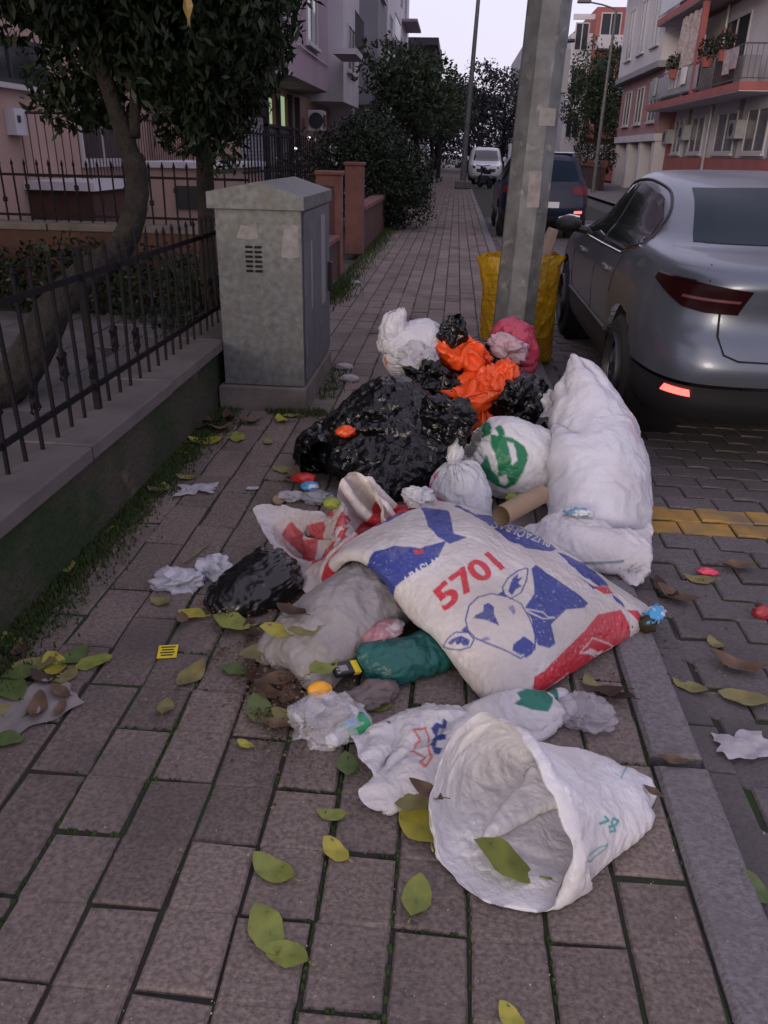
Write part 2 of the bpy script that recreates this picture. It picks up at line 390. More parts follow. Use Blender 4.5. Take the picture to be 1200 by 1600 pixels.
# ------------------------------------------------------------------ ground, sidewalk, kerb, road
M_soil = mat('soil', (.035, .03, .026), 0.95, (.06, .055, .05), 3, bump=.4, bscale=30)
M_joint = mat('joint_soil', (.024, .021, .018), 0.95, (.016, .040, .007), 4.5, .49, .62, bump=.6, bscale=60, bdist=.01)
M_paver = mat('paver_concrete', (.200, .158, .138), 0.9, (.105, .083, .074), 85, .36, .66, bump=.8, bscale=120, bdist=.006, rand=.18, detail=12, dirt=(.07, .058, .055), dscale=1.7, dlo=.5, dhi=.78, coord='World')
M_kerb = mat('kerb_concrete', (.185, .17, .178), 0.9, (.115, .105, .11), 70, .36, .66, bump=.8, bscale=120, bdist=.007, rand=.06, detail=9, coord='World', dirt=(.13, .12, .12), dscale=2.5, dlo=.5, dhi=.8)
M_road = mat('road_paver', (.125, .11, .114), 0.9, (.078, .068, .07), 75, .36, .66, bump=.7, bscale=120, bdist=.006, rand=.15, detail=9, dirt=(.075, .066, .064), dscale=1.6, dlo=.45, dhi=.72, coord='World')
M_yel = mat('yellow_road_paint', (.34, .20, .045), 0.85, (.19, .13, .06), 9, .4, .72, bump=.35, bscale=130, bdist=.004, rand=.12, coord='World', dirt=(.12, .10, .08), dscale=4, dlo=.5, dhi=.75)
M_asph = mat('asphalt', (.075, .07, .075), 0.9, (.05, .047, .05), 4, bump=.3, bscale=90)
M_tile = mat('garden_tile', (.12, .11, .12), 0.85, (.06, .055, .06), 4, .35, .7, bump=.2, bscale=60, rand=.1)
def slab(name, x0, x1, y0, y1, z, m, kind='structure'):
    o = MB().add([(x0, y0, z), (x1, y0, z), (x1, y1, z), (x0, y1, z)], [(0, 1, 2, 3)]).build(name, m); o['kind'] = kind; return o
ZR = -0.035                                             # road lies a little below the walk
slab('ground', -300, 300, -60, 600, -0.09, M_soil)
slab('street', 0.76, 7.2, -8, 260, ZR-.012, M_asph)
walk = slab('sidewalk', -1.46, 0.615, -4, 120, -0.011, M_joint)
PW, PL = 0.166, 0.375
def paver_mesh(seed, w=PW, l=PL, j=.010, groove=True, h=.05, m=None):
    r = random.Random(seed); x, y = w/2-j/2, l/2-j/2; b = .0055; js = lambda: r.uniform(-.0038, .003)
    c = [(-x+js(), -y+js()), (x+js(), -y+js()), (x+js(), -.004+js()), (x+js(), .004+js()), (x+js(), y+js()), (-x+js(), y+js()), (-x+js(), .004+js()), (-x+js(), -.004+js())]
    tz = [r.uniform(-.0035, .002) for _ in range(8)]
    top = []
    for i, (px, py) in enumerate(c):
        sx = -b if px > 0 else b; sy = (-b if py > 0 else b) if i in (0, 1, 4, 5) else (0.004 if py > 0 else -0.004)
        top.append((px+sx, py+sy, tz[i]))
    rim = [(px, py, tz[i]-.006) for i, (px, py) in enumerate(c)]; bot = [(px, py, -h) for px, py in c]
    V = top+rim+bot; gz = -.0028 if groove else 0
    V += [(-x+b, 0, gz), (x-b, 0, gz)]
    F = [(0, 1, 2, 7), (6, 3, 4, 5), (7, 2, 25, 24), (24, 25, 3, 6)]
    for i in range(8):
        k = (i+1) % 8
        if i not in (2, 6): F.append((i, 8+i, 8+k, k))
        F.append((8+i, 16+i, 16+k, 8+k))
    F += [(2, 10, 11, 3, 25), (6, 14, 15, 7, 24)]
    F = [tuple(reversed(f)) if q >= 4 else f for q, f in enumerate(F)]
    mb = MB().add(V, F); return mb
PM = [paver_mesh(s).mesh('paver', M_paver) for s in range(18)]
cells = []
for c in range(13):
    xc = 0.613-PW*(c+.5); ph = .58 if c % 2 == 0 else .08
    r0 = int(math.floor(.62/PL))
    for r_ in range(r0, 330):
        yc = (r_+ph)*PL+PL/2
        if xc < -1.40 and yc > 10.5: continue
        cells.append((yc, xc))
cells.sort()
under = lambda x, y: (x+.05)**2/.35**2+(y-3.2)**2/.75**2 < 1     # wholly under the pile: nothing shows
shown = [k for k in cells if not under(k[1], k[0])][:300]
sset = set(shown)
for yc, xc in shown:
    o = link('paver', random.choice(PM), walk, (xc+random.uniform(-.0015, .0015), yc+random.uniform(-.003, .003), random.uniform(-.005, .003)),
             (random.gauss(0, .008), random.gauss(0, .008), random.choice((0, math.pi))+random.gauss(0, .006)))
mb = MB()
for yc, xc in cells:
    if (yc, xc) in sset or yc > 60: continue
    a = random.uniform(-.003, .003); x, y, b = PW/2-.006, PL/2-.006, .006
    q = [(xc-x, yc-y), (xc+x, yc-y), (xc+x, yc+y), (xc-x, yc+y)]; qi = [(xc-x+b, yc-y+b), (xc+x-b, yc-y+b), (xc+x-b, yc+y-b), (xc-x+b, yc+y-b)]
    V = [(*p, a) for p in qi]+[(*p, a-.006) for p in q]+[(*p, -.03) for p in q]
    mb.add(V, [(0, 1, 2, 3)]+[(i, i+4, (i+1) % 4+4, (i+1) % 4) for i in range(4)]+[(i+4, i+8, (i+1) % 4+8, (i+1) % 4+4) for i in range(4)])
tag(mb.build('paver_field', M_paver, walk), kind='stuff')
slab('far_walk', -1.46, .61, 60, 120, -.004, M_paver)
# kerb stones
kerb = slab('kerb', .618, .762, -2, 120, -.05, M_joint)
y = 0.77
for k in range(44):
    ln = .985+random.uniform(-.02, .015); g = .012 if k != 0 else .035
    mb = MB().bevbox(0, .143, 0, ln-g, -.12, 0, .011)
    link('kerb_stone', mb.mesh('kerb_stone', M_kerb), kerb, (.6195+random.uniform(-.003, .003), y, .006+random.uniform(-.004, .004)), (random.gauss(0, .003), random.gauss(0, .008), random.gauss(0, .002)))
    y += ln
slab('far_kerb', .619, .762, y, 120, .004, M_kerb)
# road pavers: interlocking blocks with a stepped joint; a straight gutter course next to the kerb
RL, RW = 0.235, 0.1445
def lock_mesh(seed, m):
    r = random.Random(seed); x, y, j, s = RL/2-.004, RW/2-.004, 0, .013; b = .005
    q = [(-x, -y+s), (-.03, -y+s), (.0, -y-s*.2), (x, -y-s*.2), (x, y-s*.2), (.0, y-s*.2), (-.03, y+s), (-x, y+s)]
    q = [(px+r.uniform(-.0015, .0015), py+r.uniform(-.0015, .0015)) for px, py in q]; cx = sum(p[0] for p in q)/8; cy = sum(p[1] for p in q)/8
    qi = [(px-math.copysign(b, px-cx), py-math.copysign(b, py-cy)) for px, py in q]
    t = [r.uniform(-.002, .002) for _ in q]
    V = [(*p, t[i]) for i, p in enumerate(qi)]+[(*p, t[i]-.006) for i, p in enumerate(q)]+[(*p, -.04) for p in q]
    F = [tuple(range(8))]+[(i, i+8, (i+1) % 8+8, (i+1) % 8) for i in range(8)]+[(i+8, i+16, (i+1) % 8+16, (i+1) % 8+8) for i in range(8)]
    return MB().add(V, [F[0]]+[tuple(reversed(f)) for f in F[1:]])
road = slab('parking_bay', .765, 4.6, -2, 60, ZR-.009, M_joint)
LM = [lock_mesh(s, None) for s in range(6)]; LMa = [k.mesh('road_block', M_road) for k in LM]; LMy = [k.mesh('painted_block', M_yel) for k in LM]
blocks = []
for r_ in range(-2, 150):
    yc = .9+r_*RW
    for k in range(17):
        xc = .868+RL*(k+(.5 if r_ % 2 else 0))
        if r_ % 2 and k == 0: pass
        blocks.append((yc, xc, r_))
    blocks.append((yc, None, r_))
shownb = 0; mb = MB()
for yc, xc, r_ in sorted(blocks, key=lambda b: b[0]+((b[1] or 0)-.8)*.8):
    if xc is None: continue
    yel = r_ in (17, 18)
    ok = xc < .62*yc+.55
    if shownb < 290 and ok and yc > .85 and yc < 5.2:
        link('painted_block' if yel else 'road_block', random.choice(LMy if yel else LMa), road, (xc+RL/2-.11, yc, ZR+random.uniform(-.003, .003)), (random.gauss(0, .008), random.gauss(0, .008), random.gauss(0, .008))); shownb += 1
    else:
        b = random.choice(LM); z = ZR+random.uniform(-.003, .003); mb.mi = 1 if yel else 0
        mb.add([(x+xc+RL/2-.11, y_+yc, z_+z) for x, y_, z_ in b.v], b.f)
tag(mb.build('block_field', [M_road, M_yel], road), kind='stuff')
y = .55                                                  # gutter course
for k in range(40):
    ln = .20; mb = MB().bevbox(0, .088, 0, ln-.008, -.05, 0, .005)
    link('gutter_block', mb.mesh('gutter_block', M_road), road, (.768+random.uniform(-.002, .002), y, ZR+.006+random.uniform(-.003, .002)), (0, random.gauss(0, .01), 0)); y += ln
gf = slab('garden_floor', -9, -1.66, -1, 9.5, .05, M_joint)
for i in range(12):
    for j in range(8):
        x0 = -1.70-.42*(j+1); y0 = 2.2+.42*i
        link('garden_tile', MB().bevbox(0, .412, 0, .412, -.03, 0, .004).mesh('garden_tile', M_tile), gf, (x0, y0, .058+random.uniform(-.003, .003)), (random.gauss(0, .004), random.gauss(0, .004), 0))
# ------------------------------------------------------------------ garden wall, fences, cabinet, pole
M_wall = mat('mossy_wall', (.05, .044, .032), .95, (.015, .032, .008), 3.2, .36, .56, bump=.7, bscale=35, bdist=.03, dirt=(.16, .125, .09), dscale=2.2, dlo=.62, dhi=.7)
M_cope = mat('coping_concrete', (.13, .11, .108), .9, (.085, .073, .07), 6, .3, .7, bump=.3, bscale=120, bdist=.004, rand=.08, dirt=(.14, .12, .11), dscale=3, dlo=.55, dhi=.75)
M_iron = mat('black_iron', (.008, .0075, .010), .75, (.022, .013, .011), 25, .55, .75, bump=.15, bscale=80, spec=.15)
M_rust = mat('dark_red_iron', (.05, .022, .022), .6, (.03, .016, .018), 25)
gw = thing('garden_wall', 'low mossy garden wall with concrete coping under the black iron fence', 'wall')
o = MB().bb(-1.66, -1.425, -1.0, 5.72, -.05, .352).build('wall_face', M_wall, gw)
y = -1.0
while y < 5.70:
    ln = min(.96, 5.72-y); link('coping_slab', MB().bevbox(0, .31, 0, ln-.006, 0, .068, .008).mesh('coping_slab', M_cope), gw, (-1.69+random.uniform(-.003, .003), y, .354+random.uniform(-.003, .003)), (0, random.gauss(0, .006), 0)); y += .96
f = thing('iron_fence', 'near black iron fence of square bars on the garden wall coping', 'fence', (-1.55, 0, .422))
bar = MB().bb(-.0062, .0062, -.0062, .0062, -.0, .66).lathe([(0, .70), (.012, .665), (.008, .66)], n=6).mesh('bar', M_iron)
def star_mesh():
    mb = MB(); 
    for sx in (-1, 1):
        for sz in (-1, 1): mb.tube([(0, sx*.004, .0), (0, sx*.018, sz*.020), (0, sx*.034, sz*.045), (0, sx*.022, sz*.055)], [.009, .009, .007, .004], 5)
    return mb.box((0, 0, 0), (.024, .03, .07)).mesh('bar_ornament', M_iron)
orn = star_mesh(); k = 0; y = 1.2
while y < 5.5:
    link('bar', bar, f, (random.uniform(-.003, .003), y, random.uniform(-.01, .006)), (random.gauss(0, .012), random.gauss(0, .012), 0))
    if k % 2 == 0: link('bar_ornament', orn, f, (0, y, .20+.06*((k//2) % 2)))
    y += .131; k += 1
for z in (.105, .575): MB().bb(-.006, .006, 1.1, 5.55, -.012, .012).build('rail', M_iron, f, loc=(0, 0, z))
for y in (.2, 3.30): MB().bb(-.014, .014, y-.014, y+.014, 0, .69).build('post', M_iron, f)
# foot of the wall: grass and moss
def grass(name, n, xf, yf, h0, h1, m, label, seed, w=.004, lean=.5, zf=0.0):
    r = np.random.default_rng(seed); x = xf(r, n); y = yf(r, n); h = r.uniform(h0, h1, n); a = r.uniform(0, 6.28, n); b = r.uniform(0, 6.28, n); ln = r.uniform(0, lean, n)*h
    z = np.full(n, zf); c, s_ = np.cos(a)*w*r.uniform(.6, 1.5, n), np.sin(a)*w*r.uniform(.6, 1.5, n)
    V = np.stack([np.stack([x-c, y-s_, z], 1), np.stack([x+c, y+s_, z], 1), np.stack([x+c*.7+np.cos(b)*ln*.4, y+s_*.7+np.sin(b)*ln*.4, z+h*.6], 1), np.stack([x-c*.2+np.cos(b)*ln, y-s_*.2+np.sin(b)*ln, z+h], 1)], 1)
    F = np.arange(n*4).reshape(n, 4); o = link(name, np_mesh(name, V.reshape(-1, 3), F, m, False)); o['kind'] = 'stuff'; o['label'] = label; o['category'] = 'grass'; return o
M_grass = mat('grass_blades', (.035, .075, .015), .8, (.055, .07, .02), 8, rand=.35, transl=.2)
M_moss = mat('moss', (.028, .062, .010), .95, (.018, .04, .008), 30, bump=.8, bscale=160, bdist=.01, rand=.3)
def wallx(r, n): return -1.425+np.abs(r.normal(0, .07, n))
grass('grass', 14000, wallx, lambda r, n: r.uniform(.6, 4.7, n), .006, .030, M_grass, 'short mossy grass along the foot of the garden wall', 1)
grass('grass', 1500, lambda r, n: r.choice([-1.0, -.8], n)*1.0+r.normal(0, .05, n), lambda r, n: np.where(r.random(n) < .6, r.uniform(5.0, 5.9, n), 4.68+r.normal(0, .04, n)), .008, .04, M_grass, 'grass tufts round the plinth of the utility cabinet', 2)
grass('grass', 4200, lambda r, n: -1.42+np.abs(r.normal(0, .13, n)), lambda r, n: np.where(r.random(n) < .4, 9.3+r.normal(0, .5, n), r.uniform(9, 18, n)), .015, .08, M_grass, 'grass along the foot of the red posts and low wall', 3)
# moss cushions filling the sidewalk joints
r = np.random.default_rng(4); mb = MB()
for k in range(2600):
    c = r.integers(0, 12); xc = .613-PW*c; yc = .65+r.random()**1.6*3.2
    if r.random() < .3:
        rr_ = int(yc/PL); ph = .58 if c % 2 == 0 else .08; yc = (rr_+ph)*PL; xc -= r.uniform(0, PW)
    if mnoise.noise(Vector((xc*2.1, yc*1.3, 0))) < -.02+.12*(xc < -.3): continue
    s_ = r.uniform(.0035, .0085); q = r.random()*6.28; z0 = -.012
    ring = [(xc+s_*math.cos(q+t*1.047)*r.uniform(.7, 1.3), yc+s_*1.6*math.sin(q+t*1.047)*r.uniform(.7, 1.3), z0) for t in range(6)]
    mb.add(ring+[(xc, yc, r.uniform(.000, .006))], [(t, (t+1) % 6, 6) for t in range(6)])
tag(mb.build('moss', M_moss, walk), kind='stuff')

# utility cabinet
M_zinc = mat('galvanised_metal', (.165, .172, .175), .62, (.095, .10, .102), 24, .33, .67, bump=.25, bscale=45, bdist=.004, metal=.25, dirt=(.115, .11, .095), dscale=7, dlo=.5, dhi=.75)
M_zinc2 = mat('grey_paint', (.12, .122, .145), .6, (.085, .088, .102), 8, bump=.1, bscale=60, dirt=(.11, .11, .12), dscale=4, dlo=.55, dhi=.8)
M_plinth = mat('plinth_concrete', (.17, .148, .14), .92, (.11, .098, .09), 7, bump=.4, bscale=70, dirt=(.10, .10, .07), dscale=5, dlo=.5, dhi=.7)
M_paper = mat('torn_paper', (.26, .245, .24), .9, (.18, .17, .165), 20, bump=.2, bscale=60)
M_scuff = mat('scuffed_paint', (.20, .205, .225), .7, (.22, .225, .25), 30)
M_blackpl = mat('black_plastic', (.012, .012, .014), .45)
cb = thing('utility_cabinet', 'weathered galvanised utility cabinet with sloping lid on a concrete plinth', 'cabinet', (-1.125, 4.74, 0))
hw, dp = .25, 1.02
MB().bevbox(-.285, .265, -.03, dp+.03, -.05, .15, .008).build('plinth', M_plinth, cb)
MB().bevbox(-hw, hw, 0, dp, .152, 1.20, .006).build('housing', [M_zinc], cb)
ez = 1.20
lid = MB(); pr = [(-.285, ez-.012), (.275, ez-.012), (.275, ez+.058), (.02, ez+.135), (-.285, ez+.075)]
lid.prism(pr, lambda p: (p[0], -.035, p[1]), lambda p: (p[0], dp+.035, p[1])); lid.build('lid', M_zinc, cb)
d = MB().bevbox(hw+.002, hw+.016, .05, dp-.03, .19, 1.17, .004).build('door', M_zinc2, cb)
MB().bevbox(hw+.016, hw+.045, dp-.12, dp-.085, .60, .80, .006).build('handle', M_blackpl, d)
MB().bb(hw+.0165, hw+.0185, .62, .78, .55, 1.12).build('paint_scuff', M_scuff, d); MB().bb(hw+.0165, hw+.0185, .22, .27, .60, 1.0).build('paint_scuff', M_scuff, d)
for k in range(2):
    for j in range(6): MB().box((-.06+.055*k, -.004, .98-.027*j), (.04, .012, .008), rx=.5).build('vent_slot', M_blackpl, cb)
for q in ([(-.13, 1.03), (-.10, 1.10), (-.04, 1.09), (-.01, 1.12), (.0, 1.03), (-.06, 1.02)], [(.13, .93), (.15, 1.08), (.20, 1.11), (.235, 1.10), (.235, .93), (.18, .92)], [(-.12, .66), (-.1, .75), (.0, .77), (.09, .73), (.1, .62), (.02, .58), (-.08, .6)]):
    MB().prism(q, lambda p: (p[0], -.003, p[1]), lambda p: (p[0], -.0006, p[1])).build('torn_sticker', M_paper if q[0][1] > .8 else M_zinc, cb)

# lamp pole: eight-sided galvanised pole behind the heap
M_pole = mat('galvanised_pole', (.155, .158, .162), .58, (.095, .097, .10), 10, .34, .66, bump=.3, bscale=22, bdist=.006, metal=.2, dirt=(.24, .235, .22), dscale=14, dlo=.6, dhi=.74)
pl = thing('lamp_pole', 'thick eight sided grey metal pole rising out of the rubbish heap', 'pole', (.452, 5.72, 0))
def octa(r0, r1, z0, z1, lean=(0, 0)):
    mb = MB(); vs = [(r_*math.cos(2*math.pi*(k+.5)/8)+lean[0]*z, r_*math.sin(2*math.pi*(k+.5)/8)+lean[1]*z, z) for r_, z in ((r0, z0), (r1, z1)) for k in range(8)]
    return mb.add(vs, [(k, (k+1) % 8, 8+(k+1) % 8, 8+k) for k in range(8)]+[tuple(range(7, -1, -1)), tuple(range(8, 16))])
octa(.152, .118, 0, 8.2, (.024, 0)).build('shaft', M_pole, pl)
octa(.19, .17, -.02, .02).build('base_flange', M_plinth, pl)
for q, zc, hh in (((-.04, .0), 2.05, .30), ((.0, .05), 1.3, .22), ((.02, .09), 1.72, .10)):
    r_ = .1485; zc0 = zc
    a0 = -math.pi/2-math.pi/8; n = Vector((math.cos(-math.pi/2), math.sin(-math.pi/2), 0)); rr_ = (.152-.034*zc/8.2)*math.cos(math.pi/8)+.001
    MB().box((n.x*rr_+.024*zc+(q[0]+q[1])/2, n.y*rr_, zc), (abs(q[1]-q[0])+.03, .002, hh), rx=.004).build('paper_scrap', M_paper if zc < 1.9 else M_pole, pl)
MB().bevbox(.165, .21, -.06, .05, 1.86, 2.10, .004).build('small_sign', M_scuff, pl)
MB().tube([(.14, -.02, 2.14), (.23, -.02, 2.15)], .012, 6).build('clamp', M_blackpl, pl)
MB().tube([(.2, 0, 8.15), (.9, 0, 8.6), (1.8, 0, 8.7)], .05, 8).build('arm', M_pole, pl)
MB().bevbox(1.7, 2.4, -.12, .12, 8.62, 8.76, .03).build('lamp_head', M_zinc2, pl)
# ------------------------------------------------------------------ the heap of sacks and bags
def woven(name, rough=.36, cs=20., crease=.6, spec=.45, tr=.22, wear=None):
    return mat(name, (1, 1, 1), rough, (.74, .71, .69), 3.2, .42, .72, bump=.4, bscale=70, attr='print', spec=spec, crease=crease, cscale=cs, bdist=.010, transl=tr, wear=wear)
M_woven = woven('woven_plastic_cloth')
M_film = mat('thin_white_film', (1, 1, 1), .32, (.9, .9, .92), 9, bump=.3, bscale=28, attr='print', crease=.8, cscale=22, bdist=.008, transl=.3)
M_black = mat('black_bag_film', (.004, .004, .005), .13, bump=.6, bscale=30, crease=1.6, cscale=24, bdist=.014, spec=.42)
M_black2 = mat('black_bag_film_smooth', (.008, .008, .009), .22, bump=.3, bscale=14, crease=.7, cscale=12, bdist=.012, spec=.55)
M_orange = mat('orange_film', (.95, .115, .02), .28, (.80, .09, .02), 20, bump=.4, bscale=38, crease=1.0, cscale=30, bdist=.010, transl=.18)
WHITE = (.74, .73, .76)
def sim_sack(path, bdir, W, L, ratios, nu=56, nv=40, up=3, rim=None, top=None, crk=(.013, 8.5), pleat=None, **kw):
    P = fix_orient(tube_frame(path, bdir, W, ratios, nu, nv)); pins = None
    if rim is not None:                           # open mouth: the rim keeps the shape seen in the photo
        ring = ring_pts([G(*q) if q[0] > 20 else q for q in rim], nu); ring = ring+np.stack([perlin(ring*16+k*4.4) for k in range(3)], -1)*np.array([.014, .014, .020]); ring[:, 2] = np.maximum(ring[:, 2], .008); ring = match_ring(ring, P[-1]); d = ring-P[-1]; n = int(nv*.4)
        for k in range(n): f = ((k+1)/n)**1.6; P[nv-n+k] += d*f
        pins = (np.arange((nv-1)*nu, nv*nu), ring)
    if top is not None:                           # gathered tip held at a point
        d = P[-1]-P[-1].mean(0); d *= top[1]/np.linalg.norm(d, axis=1).max(); pins = (np.arange((nv-1)*nu, nv*nu), np.array(top[0])+d)
    P = settle(P, True, 2*W/nu, L/(nv-1), pins=pins, **kw)
    Pf = cubic_up(P, up, True)
    pl_ = pleat or [c[0] for c in kw.get('cinch', ()) if c[0] > 4][:1]
    for row in pl_:                               # gathers running away from a tied neck
        n1, n2, _ = Pf.shape; jj = np.arange(n1)/up-row; fall = np.exp(-np.abs(jj)/(nv*.13))*np.minimum(1, np.abs(jj)/1.5); uu = np.arange(n2)/n2*2*np.pi
        ring = np.stack([np.cos(uu), np.sin(uu)], 1); sd = kw.get('seed', 0); wv = perlin(np.concatenate([np.repeat(ring[None]*5.5, n1, 0), np.repeat((jj*.12+sd*2.7)[:, None, None], n2, 1)], 2))
        cen = Pf.mean(1, keepdims=True); d = Pf-cen; l = np.linalg.norm(d, axis=-1, keepdims=True)+1e-6; Pf = Pf+d/l*np.minimum(.030, l*.45)*(np.abs(wv)*2.4-.45)[..., None]*fall[:, None, None]*1.3
    if crk: Pf = crinkle(crinkle(Pf, True, crk[0], crk[1], seed=kw.get('seed', 0)), True, crk[0]*.36, crk[1]*2.7, seed=kw.get('seed', 0)+3)
    return P, Pf
def finish(name, Pf, m, label, cat, W, L, art=None, base=WHITE, group=None, add=True):
    nv, nu, _ = Pf.shape
    col = art.colors() if art is not None else np.tile(np.array([*base, 1.]), (nv*nu, 1))
    me, org = sack_mesh(name, Pf, m, True, col, 2*W, L); o = link(name, me, None, org)
    if add: hf_add(Pf)
    return tag(o, label, cat, group)
def art_for(Pf, W, L, base, ss=2): return Art(Pf.shape[0], Pf.shape[1], 2*W, L, base, ss)
def knot(parent, p, r, m, seed=0):
    o = crumple_mesh(r, m, seed, .35, 2); loc = np.array(p)-np.array(parent.location); return link('knot', o, parent, loc)
def crumple_mesh(rad, m, seed, amp=.5, sub=4, name='crumple', freq=1.5):
    rad = np.array(rad if hasattr(rad, '__len__') else (rad,)*3, float)
    bm = bmesh.new(); bmesh.ops.create_icosphere(bm, subdivisions=sub, radius=1)
    of = Vector((seed*3.7, seed*1.3, seed*7.1))
    for v in bm.verts:
        d = v.co.normalized(); p = d*freq+of
        r1 = 1-abs(mnoise.noise(p)); r2 = 1-abs(mnoise.noise(p*2.3+Vector((5, 1, 2)))); r3 = 1-abs(mnoise.noise(p*5.1))
        r_ = 1+amp*((r1-.75)*1.2+(r2-.75)*.6+(r3-.75)*.22)
        q = d*r_+Vector(mnoise.noise_vector(p*1.7))*amp*.35; v.co = Vector((q.x*rad[0], q.y*rad[1], q.z*rad[2]))
    me = bpy.data.meshes.new(name); bm.to_mesh(me); bm.free(); me.polygons.foreach_set('use_smooth', [True]*len(me.polygons)); me.materials.append(m); return me
V3 = lambda *a: np.array(a, float)

# grey dirty sack lying at the foot of the heap, its mouth spilling sawdust
P, Pf = sim_sack([(-.37, 2.08, .04), (-.28, 2.26, .10), (-.08, 2.50, .10)], (.7, -.6, 0), .34, .58, [.15, .5, .5, .3], nu=48, nv=34, press=.006, fill=.019, seam=True, steps=130, seed=1)
a = art_for(Pf, .34, .58, (.36, .335, .33)); rr = np.random.default_rng(3)
for k in range(26):
    x, y = rr.uniform(0, .8), rr.uniform(0, .6); s = rr.uniform(.01, .05); a.poly([(x+s*math.cos(q)*rr.uniform(.6, 1.6), y+s*.6*math.sin(q)*rr.uniform(.6, 1.4)) for q in np.linspace(0, 6.28, 9)[:-1]], (.27, .245, .23), .45)
dirty = finish('sack', Pf, M_woven, 'dirty beige grey filled sack squashed under the calf sack, sawdust spilling beside it', 'sack', .34, .58, a)

# teal printed sack under the calf sack
P, Pf = sim_sack([(-.17, 2.02, .05), (-.06, 2.12, .08), (.10, 2.28, .08)], (-.6, .65, 0), .17, .34, [.12, .5, .4], nu=40, nv=28, press=.006, fill=.003, seam=True, steps=110, seed=2)
a = art_for(Pf, .17, .34, (.018, .12, .11)); rr = np.random.default_rng(5)
for k in range(40):
    x, y = rr.uniform(0, .5), rr.uniform(0, .4); a.poly([(x, y), (x+rr.uniform(.004, .03), y+.003), (x+.01, y+rr.uniform(.004, .02))], (.10, .22, .24), .7)
M_teal = woven('teal_glossy_cloth', .3, 22, .5)
finish('sack', Pf, M_teal, 'small shiny teal green sack wedged under the calf sack beside the lemon', 'sack', .17, .34, a)

# the big black bag
P, Pf = sim_sack([(-.32, 3.72, .04), (-.28, 3.82, .30), (-.21, 3.96, .60)], (1, -.1, 0), 1.2, 1.05, [.75, .8, .8, .7], nu=72, nv=48, press=.004, fill=.135, cinch=[(0, .03, 1.), (1, .06, .6), (38, .035, .9)], steps=150, grav=.0011, bend=.05, comp=.12, seed=3, crk=(.020, 9.),
                 lumps=[(V3(-.40, 3.64, .12), V3(.20, .17, .15)), (V3(-.09, 3.68, .16), V3(.21, .17, .18)), (V3(-.26, 3.88, .25), V3(.23, .19, .21)), (V3(-.64, 3.56, .03), V3(.19, .15, .07))])
bigblack = finish('rubbish_bag', Pf, M_black, 'largest bulging shiny black bin bag of the heap, facing the utility cabinet', 'bin bag', 1.2, 1.05)
# its spread skirt: a flap of film lying towards the cabinet side
def sheet(cx, cy, ang, w, h, nu, nv, z, lift=None, steps=70, seed=0, up=2, comp=.1, bend=.03, curl=None, jitter=.006, squeeze=.93, **kw):
    u = np.linspace(-.5, .5, nu); v = np.linspace(-.5, .5, nv); U, Vv = np.meshgrid(u, v); ca, sa = math.cos(ang), math.sin(ang)
    X = U*w*squeeze; Y = Vv*h*squeeze; Z = np.full_like(X, z)+(lift(U, Vv) if lift else 0)
    P = np.stack([cx+X*ca-Y*sa, cy+X*sa+Y*ca, Z+hf_at(cx+X*ca-Y*sa, cy+X*sa+Y*ca)], -1)
    P = settle(P, False, w/(nu-1), h/(nv-1), steps=steps, comp=comp, bend=bend, seed=seed, jitter=jitter, **kw); return P, cubic_up(P, up, False)
def finish_sheet(name, Pf, m, label, cat, col=None, base=WHITE, group=None, parent=None, thick=0):
    nv, nu, _ = Pf.shape; c = col if col is not None else np.tile(np.array([*base, 1.]), (nv*nu, 1))
    org = Pf.reshape(-1, 3).mean(0); org[2] = Pf[..., 2].min()
    uu, vv = np.meshgrid(np.arange(nu)/nu, np.arange(nv)/nv)
    me = np_mesh(name, Pf.reshape(-1, 3)-org, grid_faces(nv, nu), m, True, c, np.stack([uu, vv], -1).reshape(-1, 2))
    o = link(name, me, None, org)
    if thick: md = o.modifiers.new('thick', 'SOLIDIFY'); md.thickness = thick
    return tag(o, label, cat, group)
knot(bigblack, P[38].mean(0), .04, M_black, 3)

# black bags with orange film, higher up and behind
def black_bag(c, r, seed, label, top, W=None, tip=None):
    W = W or r[0]*2.9; L = r[2]*3.6
    P, Pf = sim_sack([(c[0], c[1], c[2]-r[2]), tuple(c), (c[0]+top[0]*.5, c[1]+top[1]*.5, c[2]+r[2]), (c[0]+top[0], c[1]+top[1], c[2]+r[2]+top[2])], (1, .15, 0), W, L, [.8, .8, .7, .5], nu=56, nv=36, press=.004, fill=W**3*.075, grav=.0010, bend=.05, comp=.12, seed=seed, crk=(.016, 10.),
                     cinch=[(0, .02, 1.), (1, .05, .6), (27, .022, .9)], steps=120, top=tip, lumps=[(np.array(c, float)-[0, 0, r[2]*.1], np.array(r)*.93), (np.array(c)+V3(.35*r[0], -.2*r[1], -.35*r[2]), np.array(r)*.72)])
    o = finish('rubbish_bag', Pf, M_black, label, 'bin bag', W, L); knot(o, P[27].mean(0), .03, M_black, seed); return o
black_bag((.03, 4.30, .24), (.20, .20, .22), 11, 'black bin bag with orange film, behind the largest black bag', (-.05, .03, .12))
black_bag((.42, 4.20, .24), (.19, .18, .23), 12, 'black bin bag with orange film, squeezed against the big white sack', (.0, .05, .06))
black_bag((.17, 4.55, .34), (.22, .17, .24), 13, 'black bin bag with a pointed corner on top of the heap beside the pole', (-.06, .0, .16), tip=((.03, 4.45, .68), .03))

